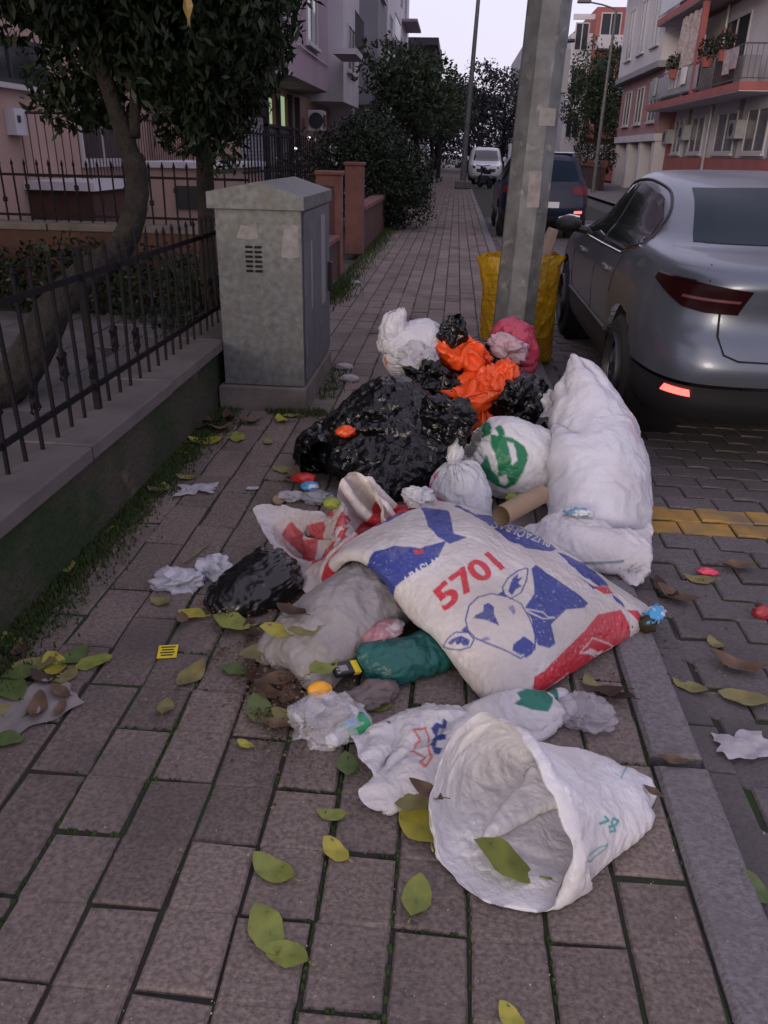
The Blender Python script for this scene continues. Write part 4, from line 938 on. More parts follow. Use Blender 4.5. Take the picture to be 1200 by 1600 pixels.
for z in (.06, .43): MB().bb(-8.7, -2.0, -.006, .006, -.012, .012).build('rail', M_iron, cf, loc=(0, 0, z))
# red posts and low wall along the walk
for k, (x, y, w_, h_, lab) in enumerate([(-1.60, 10.75, .30, 1.22, 'red rendered gatepost with a dark recessed panel behind the utility cabinet'), (-1.57, 13.2, .27, 1.30, 'second red rendered gatepost, taller, next to the low red wall')]):
    t = thing('gatepost', lab, 'post', (x, y, 0)); MB().bevbox(-w_/2, w_/2, -.15, .15, 0, h_, .012).build('shaft', M_brickred, t); MB().bevbox(-w_/2-.02, w_/2+.02, -.17, .17, h_+.002, h_+.05, .01).build('cap', M_brickred, t)
    if k == 0: MB().bb(-w_/2+.05, w_/2-.07, -.156, -.1515, .35, h_-.12).build('recess', M_redb, t)
lw = thing('low_wall', 'low red brown wall along the walk before the big dark bush', 'wall'); MB().bb(-1.66, -1.46, 13.4, 19.5, 0, .62).build('wall_face', M_redb, lw); MB().bevbox(-1.69, -1.43, 13.38, 19.5, .622, .70, .01).build('coping', M_brickred, lw)
lw2 = thing('low_wall', 'low red wall running from the utility cabinet to the first gatepost', 'wall'); MB().bb(-1.68, -1.48, 5.9, 10.58, 0, .45).build('wall_face', M_redb, lw2); MB().bevbox(-1.71, -1.45, 5.88, 10.58, .452, .52, .01).build('coping', M_brickred, lw2)

# lilac building with shop below
h2 = thing('apartment_building', 'lilac pink apartment building with overhanging bays above a shop', 'building')
MB().bb(-13, -5.0, 19.6, 34, 0, 3.05).build('ground_floor', M_pink, h2)
bay = [(-12, 19.0), (-4.9, 19.0), (-3.9, 20.4), (-3.9, 26.0), (-4.5, 26.9), (-12, 26.9)]
MB().prism(bay, lambda p: (p[0], p[1], 3.06), lambda p: (p[0], p[1], 10.5)).build('bay', M_lilac, h2)
MB().bb(-12, -4.6, 26.91, 29.4, 3.3, 10.5).build('bay', M_lilac, h2); MB().bb(-12, -3.9, 29.42, 33.9, 3.0, 10.5).build('bay', M_white, h2)
window(h2, '+x', -3.9, 22.4, 24.0, 3.95, 5.1, 1); window(h2, '+x', -3.9, 22.4, 24.0, 6.9, 8.2, 1); window(h2, '+x', -4.6, 27.4, 28.8, 4.2, 5.6, 0); window(h2, '+x', -3.9, 30.4, 32.4, 4.0, 5.4, 1); window(h2, '+x', -3.9, 30.4, 32.4, 7.0, 8.4, 1)
window(h2, '-y', 19.0, -8.6, -6.6, 4.2, 5.5, 1); MB().tube([(-3.85, 21.0, 3.75), (-3.86, 25.8, 3.72)], .02, 5).build('cable', M_white, h2); MB().tube([(-5.5, 18.97, 3.9), (-4.88, 18.97, 3.8), (-3.86, 20.45, 3.75)], .02, 5).build('cable', M_white, h2)
MB().bb(-3.9, -3.2, 27.0, 29.3, 4.15, 4.3).build('balcony_slab', M_white, h2); railing(h2, (-3.22, 27.0, 4.3), (-3.22, 29.3, 4.3), .95, .14)
sf = empty('shop_front', (-5, 0, 0), 0, h2)
def shop(a0, a1, z0, z1, name, m, d0=.01, d1=.05): return MB().bb(d0, d1, a0, a1, z0, z1).build(name, m, sf)
for k in range(22): shop(19.7, 21.9, .35+.085*k, .42+.085*k, 'shutter_slat', M_shut)
shop(19.6, 22.1, 2.25, 2.9, 'fascia', M_dframe, .01, .12)
for a0, a1, m in ((22.3, 23.5, M_lit), (24.0, 25.2, M_lit)):
    shop(a0, a1, .3, 2.0, 'shop_pane', M_paneR); shop(a0, a1-.5, 2.1, 2.85, 'lit_pane', m); shop(a1-.45, a1, 2.1, 2.85, 'sign_panel', mat('shop_sign', (.30, .16, .08), .7))
for a in (22.1, 23.6, 25.3, 26.5): shop(a, a+.14, .1, 2.95, 'frame_post', M_dframe, .0, .14)
for z in (.25, 1.05, 2.03): shop(22.1, 26.6, z, z+.07, 'frame_bar', M_dframe, .0, .12)
ac = empty('air_conditioner', (-4.4, 27.8, 2.35), 0, h2); MB().bevbox(-.35, .1, -.4, .4, -.3, .3, .02).build('housing', M_white, ac); MB().lathe([(0, 0), (.22, 0), (.23, -.02)], c=(-.1, -.405, 0), n=20, axis='Y').build('fan_grille', M_dframe, ac); MB().bb(.102, .11, -.25, .25, -.18, .18).build('vent', M_dframe, ac)
for px, py in ((483, 216), (461, 232)):
    p = atX(px, py, -4.2); tag(link('porch_lamp', crumple_mesh(.05, M_litw, 1, 0, 2), None, p), 'small lit globe lamp %s the shop front' % ('hanging high beside' if py < 220 else 'low before'), 'lamp', 'lamps by the shop')
# fence before the shop
sfz = thing('iron_fence', 'dark panel fence in front of the shop shutters', 'fence', (-2.9, 0, 0)); MB().bb(-.05, .05, 11.5, 17.4, 0, .55).build('base_wall', M_redb, sfz); b = MB().tube([(0, 0, .55), (0, 0, 1.75)], .012, 5).mesh('bar', M_iron)
for k in range(30): link('bar', b, sfz, (0, 11.6+.2*k, 0))
for z in (.7, 1.2, 1.7): MB().bb(-.012, .012, 11.5, 17.4, z-.015, z+.015).build('rail', M_iron, sfz)
# next buildings on the left
h3 = thing('apartment_building', 'white grey apartment building with balconies beyond the lilac one', 'building')
MB().bb(-14, -4.2, 34.2, 47, 0, 11.8).build('wall', M_white, h3); MB().bb(-4.2, -3.3, 35, 38.5, 3.2, 11.5).build('bay', M_grey, h3)
for z in (4.0, 7.0, 10.0):
    window(h3, '+x', -4.2, 40, 41.8, z, z+1.4, 1); window(h3, '+x', -3.3, 36, 37.5, z, z+1.4, 1); MB().bb(-4.19, -3.2, 42.6, 46.4, z-.75, z-.6).build('balcony_slab', M_white, h3); railing(h3, (-3.22, 42.6, z-.6), (-3.22, 46.4, z-.6), .95, .25, panel=M_gpanel)
h4 = thing('apartment_building', 'far pale building with a sloping tiled roof behind the street trees', 'building')
MB().bb(-14, -4.0, 47.5, 66, 0, 12.6).build('wall', M_white, h4); MB().prism([(-14, 12.6), (-3.4, 12.6), (-3.4, 12.8), (-8, 15.4), (-14, 15.4)], lambda p: (p[0], 47.2, p[1]), lambda p: (p[0], 66.4, p[1])).build('roof', M_roof, h4)
for z in (3.8, 6.8, 9.8):
    for y in (49, 53, 57, 61): window(h4, '+x', -4.0, y, y+1.6, z, z+1.4, 1, sill=False)
    MB().bb(-3.998, -3.0, 58.5, 64, z-.7, z-.55).build('balcony_slab', M_lilac, h4)
h5 = thing('apartment_building', 'small far building with dark roof slab beside the lamp post', 'building'); MB().bb(-12, -3.2, 70, 90, 0, 7.4).build('wall', M_white, h5); MB().bb(-12.4, -1.9, 69.5, 90.4, 9.0, 9.5).build('roof', M_dframe, h5)
for y in (70.2, 75, 80): MB().bb(-2.6, -2.4, y, y+.2, 7.4, 9.0).build('column', M_dframe, h5)
for y in (71, 75, 79): window(h5, '+x', -3.2, y, y+2, 4.6, 6.2, 1, sill=False)

# red and white building on the right
WX = 9.2; r1 = thing('apartment_building', 'red and white apartment building with flowered balconies across the street', 'building')
MB().bb(WX, 19, 17, 39.2, 1.55, 13).build('wall', M_white, r1); MB().bb(WX-.04, 19, 16.96, 39.24, 0, 1.54).build('plinth', M_redp, r1)
MB().bb(WX-.03, WX-.002, 38.5, 39.25, 1.56, 6.3).build('corner_panel', M_redp, r1); MB().bb(WX-.03, WX-.002, 17, 39.2, 6.35, 6.75).build('band', M_redp, r1)
for y0, y1 in ((36.9, 38.2), (33.8, 35.6), (30.0, 32.2), (27.0, 29.0), (23.5, 25.5), (20, 22)): window(r1, '-x', WX, y0, y1, 1.7, 3.0, 1, pane=M_paneR)
for y0, y1 in ((35.5, 38.0), (30.5, 33.2), (24, 26)):
    window(r1, '-x', WX, y0, y1, 4.0, 5.9, 1); window(r1, '-x', WX, y0, y1, 7.1, 9.0, 1)
for z in (3.35, 6.5):
    bal = MB().bb(8.0, WX-.003, 26.6, 39.15, z, z+.22).build('balcony_slab', M_redp, r1)
    MB().bb(8.02, WX-.01, 26.62, 39.13, z-.03, z-.002).build('soffit', M_white, bal)
    railing(r1, (8.05, 26.7, z+.24), (8.05, 31.5, z+.24), .95, .2, panel=None); railing(r1, (8.05, 31.55, z+.24), (8.05, 39.1, z+.24), .95, .2, panel=M_gpanel); railing(r1, (8.05, 26.7, z+.24), (9.15, 26.7, z+.24), .95, .14)
    MB().bb(8.02, 8.2, 32.0, 32.25, z+.24, z+3.0).build('column', M_redp, r1)
cu = MB()
for k in range(18): y = 33.2+k*.14; cu.tube([(8.12+.05*math.sin(k*1.9), y, 3.9), (8.3+.07*math.sin(k*1.3), y, 6.3)], .09, 6)
cu.build('awning_curtain', M_curt, r1)
for k, (y, z) in enumerate(((38.6, 2.35), (35.9, 2.45), (29.4, 2.4))):
    ac = empty('air_conditioner', (WX-.02, y, z), 0, r1); MB().bevbox(-.32, -.01, -.4, .4, -.28, .28, .02).build('housing', M_gpanel, ac); MB().lathe([(0, 0), (.2, 0), (.21, .02)], c=(-.325, .08, 0), n=16, axis='X').build('fan_grille', M_dframe, ac)
MB().tube([(WX-.08, 33.0, 0), (WX-.08, 33.0, 6.4)], .06, 8).build('downpipe', M_gpanel, r1)
r2 = thing('apartment_building', 'white and pink building on square columns across the street', 'building')
MB().bb(8.7, 17, 39.4, 49, 2.5, 5.2).build('lower_storey', mat('dull_pink_render', (.33, .19, .20), .92, (.28, .16, .17), 1.5), r2); MB().bb(8.4, 17, 39.35, 49.2, 5.2, 13.2).build('upper_storeys', M_white, r2); MB().bb(8.3, 17, 39.3, 49.3, 5.05, 5.3).build('ledge', M_grey, r2)
MB().bb(8.6, 17, 39.38, 49.1, 2.2, 2.5).build('beam', M_white, r2); MB().bb(11.5, 17, 40, 49, 0, 2.2).build('recess_wall', M_redb, r2); MB().bb(7.4, 17, 38.9, 49.6, 9.6, 9.8).build('eave', M_roof, r2)
for y in (39.5, 42.4, 45.3, 48.4): MB().bb(8.7, 9.2, y, y+.55, 0, 2.2).build('column', M_white, r2)
for y in (40.2, 43.2, 46.2): window(r2, '-x', 8.7, y, y+1.5, 3.0, 4.6, 1, pane=M_paneR); window(r2, '-x', 8.4, y, y+1.5, 6.0, 8.2, 1, pane=M_paneR)
r3 = thing('apartment_building', 'far coral pink building with white balconies at the street bend', 'building')
MB().bb(8.4, 18, 60, 78, 0, 10.2).build('wall', M_redp, r3); MB().bb(7.0, 8.38, 60.5, 70, 0, 8.8).build('bay', M_white, r3); MB().bb(10.2, 13, 59.0, 59.98, 6.0, 10.8).build('stair_tower', M_white, r3)
for z in (2.6, 5.2, 7.8):
    MB().bb(8.5, 12.4, 58.9, 59.95, z, z+.75).build('balcony', M_redp if z < 5 else M_white, r3); window(r3, '-y', 60, 8.7, 10.0, z+.8, z+2.1, 1, sill=False); window(r3, '-y', 60.5, 7.2, 8.1, z, z+1.6, 1, sill=False); wbox(r3, '-y', 60.5, 7.0, 8.38, z+1.75, z+2.05, 'band', M_white, .2)
    window(r3, '-x', 7.0, 63, 65.5, z+.2, z+1.8, 1, sill=False)
r4 = thing('apartment_building', 'far grey white building with a dark attic storey closing the street', 'building')
MB().bb(5.6, 12, 92, 110, 0, 8.6).build('wall', M_white, r4); MB().bb(5.9, 12, 92.2, 110, 8.6, 11.4).build('attic', M_grey, r4)
for z in (1.2, 4.0, 6.6): window(r4, '-y', 92, 6.2, 8.4, z, z+1.4, 1, sill=False); wbox(r4, '-y', 92, 5.6, 9, z+1.6, z+1.9, 'band', M_white, .15)
tw = thing('garden_wall', 'dark red wall with white flowering shrubs across the street', 'wall'); MB().bb(6.6, 6.8, 40, 64, 0, 1.05).build('wall_face', M_redb, tw); MB().bevbox(6.56, 6.84, 40, 64, 1.052, 1.12, .01).build('coping', M_brickred, tw)
for k in range(7): MB().bevbox(6.54, 6.86, 40+4*k, 40.3+4*k, 1.122, 1.35, .01).build('pier', M_brickred, tw)
slab('far_pavement', 5.4, 9.15, -5, 110, .06, M_kerb)

# ------------------------------------------------------------------ street lamps
lp = thing('street_lamp', 'thin tall grey street lamp standing on the walk before the far trees', 'street lamp', (.33, 40.5, 0))
MB().tube([(0, 0, 0), (0, 0, 1.6), (.12, 0, 5), (.35, 0, 12)], [.16, .13, .10, .06], 10).build('shaft', M_pole, lp); MB().bevbox(-.4, .4, -.4, .4, 0, .35, .05).build('base', M_plinth, lp); MB().tube([(.35, 0, 12), (1.6, 0, 12.5)], .04, 8).build('arm', M_pole, lp); MB().bevbox(1.5, 2.1, -.12, .12, 12.42, 12.56, .03).build('lamp_head', M_zinc2, lp)
lq = thing('street_lamp', 'street lamp with a short arm across the street by the round tree', 'street lamp', (6.1, 38.5, 0))
MB().tube([(0, 0, 0), (0, 0, 3), (.05, 0, 7.0)], [.09, .075, .05], 8).build('shaft', M_pole, lq); MB().tube([(.05, 0, 7.0), (-.5, 0, 7.15), (-1.1, 0, 7.25)], .035, 6).build('arm', M_pole, lq); MB().bevbox(-1.55, -1.0, -.1, .1, 7.2, 7.32, .03).build('lamp_head', M_zinc2, lq)

# ------------------------------------------------------------------ trees and shrubs
M_bark = mat('bark', (.028, .022, .019), .95, (.012, .0095, .008), 7, bump=1.0, bscale=16, bdist=.05)
def leafmat(n, a, b): return mat(n, a, .5, b, 3, rand=.4, transl=.18, spec=.3)
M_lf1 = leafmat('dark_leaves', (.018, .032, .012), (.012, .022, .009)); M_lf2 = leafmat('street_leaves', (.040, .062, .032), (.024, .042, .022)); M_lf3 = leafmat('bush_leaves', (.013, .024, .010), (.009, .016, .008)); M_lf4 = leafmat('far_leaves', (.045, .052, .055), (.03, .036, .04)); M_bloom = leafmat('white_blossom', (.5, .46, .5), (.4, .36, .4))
def leaf_cloud(blobs, n, size, m, seed, parent, name='crown', droop=.3, hollow=.35, wid=.21):
    r = np.random.default_rng(seed); vol = np.array([b[1][0]*b[1][1]*b[1][2] for b in blobs]); cnt = np.maximum(1, (n*vol/vol.sum())).astype(int); P = []
    for (c, rd), k in zip(blobs, cnt):
        d = r.normal(size=(k, 3)); d /= np.linalg.norm(d, axis=1, keepdims=True); q = r.random(k)**.45; q = hollow+(1-hollow)*q
        lump = 1+.28*perlin(d*2.2+seed+np.array(c))[:, None]*2; P.append(np.array(c)+d*q[:, None]*np.array(rd)*lump)
    P = np.concatenate(P); n = len(P); keep = perlin(P*(1.6/max(.5, np.mean([b[1][0] for b in blobs])))+seed*3.1) > -.22; P = P[keep]; n = len(P)
    a = r.normal(size=(n, 3)); a[:, 2] -= droop; a /= np.linalg.norm(a, axis=1, keepdims=True); b = np.cross(a, r.normal(size=(n, 3))); b /= np.linalg.norm(b, axis=1, keepdims=True)+1e-9; nn = np.cross(a, b)
    s_ = (size*r.uniform(.6, 1.35, n))[:, None]
    V = np.stack([P-a*s_*.5, P+b*s_*wid+nn*s_*.05, P+a*s_*.5, P-b*s_*wid+nn*s_*.05], 1).reshape(-1, 3); org = np.array(parent.location)
    return link(name, np_mesh(name, V-org, np.arange(n*4).reshape(n, 4), m, False), parent)
def limb(parent, pts, rad, name='trunk'):
    o = np.array(parent.location); P = [np.array(p)-o for p in pts]; up = cubic_up(np.stack([np.array(P)]*2, 1), 4, False)[:, 0]; rr_ = np.interp(np.linspace(0, 1, len(up)), np.linspace(0, 1, len(rad)), rad)
    up = up+np.stack([perlin(up*3+k*5) for k in range(3)], -1)*rr_[:, None]*.35
    return MB().tube(up, list(rr_), 10).build(name, M_bark, parent, smooth='all')
t1 = thing('garden_tree', 'leaning dark leaved tree behind the near iron fence with a forked trunk', 'tree', (-3.05, 4.55, .05))
base = [atY(-30, 760, 4.3), atY(25, 590, 4.5), atY(110, 455, 4.9), atY(190, 385, 5.3), atY(213, 300, 5.5), atY(208, 245, 5.6)]
base[0][2] = .05; limb(t1, base, [.15, .125, .10, .085, .078, .072])
limb(t1, [atY(208, 255, 5.6), atY(175, 150, 5.6), atY(140, 60, 5.55), atY(95, -60, 5.5)], [.068, .055, .045, .04], 'branch'); limb(t1, [atY(210, 215, 5.6), atY(215, 120, 5.7), atY(240, 20, 5.8), atY(250, -80, 5.9)], [.04, .034, .028, .024], 'branch')
bl = [(atY(px, py, Y), (rx, .65, rz)) for px, py, Y, rx, rz in [(95, 5, 5.4, .30, .20), (150, 20, 5.8, .45, .35), (140, 110, 6.0, .36, .34), (270, 60, 5.8, .50, .45), (300, 140, 6.2, .42, .32), (350, 60, 6.0, .42, .40), (395, 20, 5.9, .33, .22), (340, 190, 6.4, .26, .2), (90, -90, 5.5, .8, .5), (260, -100, 5.8, .8, .5), (390, -80, 6.0, .5, .4), (15, 20, 5.4, .12, .10), (10, 62, 5.6, .10, .07), (120, 165, 6.2, .18, .2)]]
leaf_cloud(bl, 26000, .082, M_lf1, 3, t1, droop=1.2, wid=.17, hollow=.2)
leaf_cloud([((-2.9, 3.2, 3.6), (1.7, 2.0, .8)), ((-3.4, 6.0, 4.0), (2.0, 2.0, 1.0)), ((-2.2, 5.2, 3.5), (1.2, 1.7, .7)), ((-5.0, 4.2, 3.8), (1.6, 2.2, 1.0)), ((-2.6, 1.2, 3.3), (1.4, 1.3, .7))], 34000, .13, M_lf1, 4, t1, 'added_shade_crown', droop=.6, hollow=.1, wid=.22)  # unseen foliage above the frame, added to darken the garden side
t1b = thing('garden_tree', 'straight slim dark tree trunk standing beside the utility cabinet', 'tree', (-1.95, 6.4, 0)); limb(t1b, [(-1.95, 6.4, 0), (-1.93, 6.4, 1.0), (-1.90, 6.42, 2.0), (-1.88, 6.4, 3.2)], [.075, .065, .06, .05])
bl = [(atY(px, py, 6.4), (rx, .5, rz)) for px, py, rx, rz in [(310, 110, .40, .40), (360, 120, .36, .34), (330, 40, .45, .4), (405, 60, .25, .25), (300, 215, .2, .16), (350, 250, .12, .1), (345, -60, .6, .4)]]
leaf_cloud(bl, 8500, .08, M_lf1, 5, t1b, droop=1.2, wid=.17)
bu = thing('bush', 'big dark rounded bush leaning over the low red wall', 'bush', (-1.7, 18.6, 0)); limb(bu, [(-1.7, 18.6, 0), (-1.75, 18.7, .8), (-1.6, 18.6, 1.6)], [.09, .07, .04])
leaf_cloud([((-1.65, 18.4, 1.0), (1.1, 1.4, 1.05)), ((-2.3, 19.2, 1.5), (.9, 1.2, .75)), ((-1.05, 18.0, .7), (.65, .9, .70)), ((-1.9, 18.6, 1.75), (.7, .9, .55))], 24000, .085, M_lf3, 8, bu)
bu2 = thing('bush', 'low flowering shrub between the shop and the red gateposts', 'bush', (-2.9, 17.8, 0)); limb(bu2, [(-2.9, 17.8, 0), (-2.9, 17.8, .9)], [.05, .03]); leaf_cloud([((-3.0, 17.8, .95), (.8, 1.2, .8)), ((-2.7, 19.5, 1.2), (.7, .9, .8))], 5000, .08, M_lf3, 9, bu2); leaf_cloud([((-3.0, 17.8, 1.0), (.85, 1.2, .8))], 120, .08, M_bloom, 10, bu2, 'blossom')
def street_tree(x, y, h, r_, n, m, label, seed, size=.2, tr=.14, group='street trees along the walk', squash=.85, low=.35):
    t = thing('street_tree', label, 'tree', (x, y, 0), group=group); limb(t, [(x, y, 0), (x+.05, y, h*.25), (x-.1, y, h*.5), (x, y, h*.75)], [tr, tr*.85, tr*.7, tr*.3]); rg = np.random.default_rng(seed); bs = []
    for k in range(7):
        a = rg.uniform(0, 6.28); d = rg.uniform(.2, .75)*r_; bs.append(((x+math.cos(a)*d, y+math.sin(a)*d, h*(low+(1-low)*rg.uniform(.25, .85))), (r_*rg.uniform(.45, .7), r_*rg.uniform(.45, .7), r_*squash*rg.uniform(.4, .65))))
        limb(t, [(x, y, h*.4), ((x+bs[-1][0][0])/2, (y+bs[-1][0][1])/2, (h*.45+bs[-1][0][2])/2), bs[-1][0]], [tr*.4, tr*.25, tr*.1], 'branch')
    leaf_cloud(bs, n, size, m, seed, t); return t
for x, y, h, r_, n, lab, sd in [(-1.7, 27.0, 4.3, 1.8, 6500, 'bushy green street tree just beyond the big bush', 21), (-1.6, 34.0, 5.0, 2.0, 6000, 'bushy green street tree in front of the white grey building', 22), (-1.4, 47, 5.4, 2.1, 4500, 'street tree shading the walk behind the thin street lamp', 23), (-1.2, 56, 5.6, 2.2, 4000, 'farthest street tree on the walk side, dark trunk showing', 24)]:
    street_tree(x, y, h, r_, n, M_lf2, lab, sd, .17 if y < 40 else .24)
for x, y, h, r_, n, lab, sd in [(.8, 76, 8.0, 3.6, 5500, 'dark bluish tree closing the street behind the white van', 31), (4.2, 82, 9.0, 3.8, 5500, 'tall dark tree closing the street beside the far grey building', 32), (-2.2, 88, 7.8, 3.6, 4500, 'dark tree far behind the thin street lamp', 33)]:
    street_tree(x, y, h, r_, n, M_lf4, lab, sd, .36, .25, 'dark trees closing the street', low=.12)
street_tree(8.2, 53, 7.6, 2.1, 11000, M_lf2, 'full round green tree across the street before the coral building', 41, .2, .18, 'trees across the street', squash=1.5, low=.15)
sr = thing('bush', 'white flowering shrubs above the dark red wall across the street', 'bush', (7.3, 47, 0)); limb(sr, [(7.3, 47, 0), (7.3, 47, 1.2)], [.06, .04]); leaf_cloud([((7.3, 45, 1.4), (.6, 3.2, .7)), ((7.3, 51, 1.6), (.6, 3.2, .8))], 4000, .14, M_lf3, 51, sr); leaf_cloud([((7.25, 45, 1.5), (.62, 3.2, .6)), ((7.25, 51, 1.6), (.62, 3.2, .6))], 700, .14, M_bloom, 52, sr, 'blossom')
hd = thing('bush', 'dark low hedge between the near fence and the cross wall', 'bush', (-3.2, 7.4, 0)); limb(hd, [(-3.2, 7.4, 0), (-3.2, 7.4, .4)], [.03, .02]); leaf_cloud([((-2.6, 7.3, .28), (.55, .5, .38)), ((-3.6, 7.4, .30), (.7, .5, .40)), ((-4.8, 7.5, .25), (.7, .4, .35)), ((-2.1, 6.6, .3), (.3, .6, .4))], 7000, .07, M_lf3, 53, hd)
for k, (y, c) in enumerate(((28.6, (.22, .03, .02)), (30.4, (.25, .05, .02)), (34.8, (.14, .02, .03)))):
    fp = thing('potted_plant', ['red flowering pot plant hanging on the balcony rail corner', 'orange flowering pot plant on the balcony rail', 'dark red pot plant beside the striped awning'][k], 'plant', (8.0, y, 4.55)); MB().lathe([(.0, -.3), (.16, -.3), (.22, 0), (.2, 0)], n=12).build('pot', M_redp, fp)
    leaf_cloud([((8.0, y, 4.75), (.35, .4, .35))], 420, .12, M_lf3, 60+k, fp, 'foliage'); leaf_cloud([((8.0, y, 4.78), (.36, .42, .36))], 60, .10, mat('bloom%d' % k, c, .6), 70+k, fp, 'blossom')

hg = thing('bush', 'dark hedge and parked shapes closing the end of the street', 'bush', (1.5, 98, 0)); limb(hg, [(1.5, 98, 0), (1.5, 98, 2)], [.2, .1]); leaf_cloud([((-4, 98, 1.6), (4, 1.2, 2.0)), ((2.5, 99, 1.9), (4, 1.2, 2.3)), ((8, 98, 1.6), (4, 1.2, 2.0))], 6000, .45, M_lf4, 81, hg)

for k, (px, py, ln, dx) in enumerate(((291, 12, .19, .015), (297, 16, .16, -.02))):
    c = atY(px, py, 4.9)-np.array(t1.location); V = [(c[0], c[1], c[2]+ln/2), (c[0]-.022, c[1]+.01, c[2]), (c[0]+dx, c[1], c[2]-ln/2), (c[0]+.022, c[1]-.01, c[2]+.02), (c[0]+dx*.5, c[1]-.02, c[2])]
    MB().add(V, [(0, 1, 4), (1, 2, 4), (2, 3, 4), (3, 0, 4)]).build('dry_leaf', mat('dry_yellow_leaf', (.42, .30, .10), .7, (.30, .2, .07), 20), t1)

# clutter on the balconies across the street and stained strips on its facade
M_cloth1 = mat('laundry_cloth', (.30, .26, .30), .9, (.2, .16, .2), 4); M_grime = mat('grimy_render', (.30, .28, .29), .95, (.22, .2, .2), 2)
for k, (y, z, w_) in enumerate(((27.6, 3.6, .7), (29.6, 3.6, .9), (37.0, 3.6, .8), (36.0, 6.75, .9), (28.5, 6.75, .8))): MB().bevbox(8.3, 8.8, y, y+w_, z, z+.75+.2*(k % 3), .03).build('balcony_cupboard', [M_grey, M_redb, M_gpanel][k % 3], r1)
for k, y in enumerate((27.3, 27.9, 33.0, 37.6)):
    cl_ = MB()
    for q in range(5): cl_.tube([(8.0-.01*q, y+.1*q, 4.5), (7.98, y+.1*q+.02, 3.95-.1*(k % 2))], .05, 5)
    cl_.build('laundry', [M_cloth1, M_curt, M_white, M_gpanel][k], r1)
MB().tube([(8.6, 26.7, 6.2), (8.6, 39.1, 6.25)], .012, 5).build('clothes_line', M_rail, r1)
for y in (26.2, 29.6, 35.9): MB().bb(WX-.012, WX-.001, y, y+.5, 1.56, 3.3).build('stain_panel', M_grime, r1)
# ------------------------------------------------------------------ vehicles
M_tyre = mat('tyre_rubber', (.012, .012, .013), .85, bump=.2, bscale=60)
M_rim = mat('alloy_rim', (.10, .10, .11), .4, metal=.8)
M_dark = mat('dark_cavity', (.004, .004, .005), .9)
M_clad = mat('black_trim', (.010, .010, .012), .55, bump=.1, bscale=200)
M_cglass = mat('tinted_car_glass', (.010, .011, .013), .06, spec=.8, coat=.3)
M_rglass = mat('rear_window_glass', (.010, .020, .032), .3, spec=.06)
M_chrome = mat('chrome_strip', (.55, .55, .58), .18, metal=1.0)
M_silver = mat('silver_paint', (.115, .132, .168), .36, metal=.6, coat=.3, spec=.5, bump=.02, bscale=300)
M_navy = mat('navy_paint', (.006, .011, .030), .35, coat=.25, spec=.3)
M_wpaint = mat('white_paint', (.62, .63, .66), .35, coat=.6)
M_tail = mat('tail_lamp_red', (.014, .002, .003), .25, spec=.12)
M_tail2 = mat('tail_lamp_bar', (.10, .03, .035), .3)
M_reflit = mat('glowing_red_reflector', (.8, .10, .06), .3, emit=((1.0, .085, .075), 3.0))  # reflectors, no lamps: the returned camera flash is put in as emission
M_refred = mat('red_lens', (.12, .01, .012), .25, spec=.3)
M_plate = mat('number_plate', (.55, .56, .55), .5)
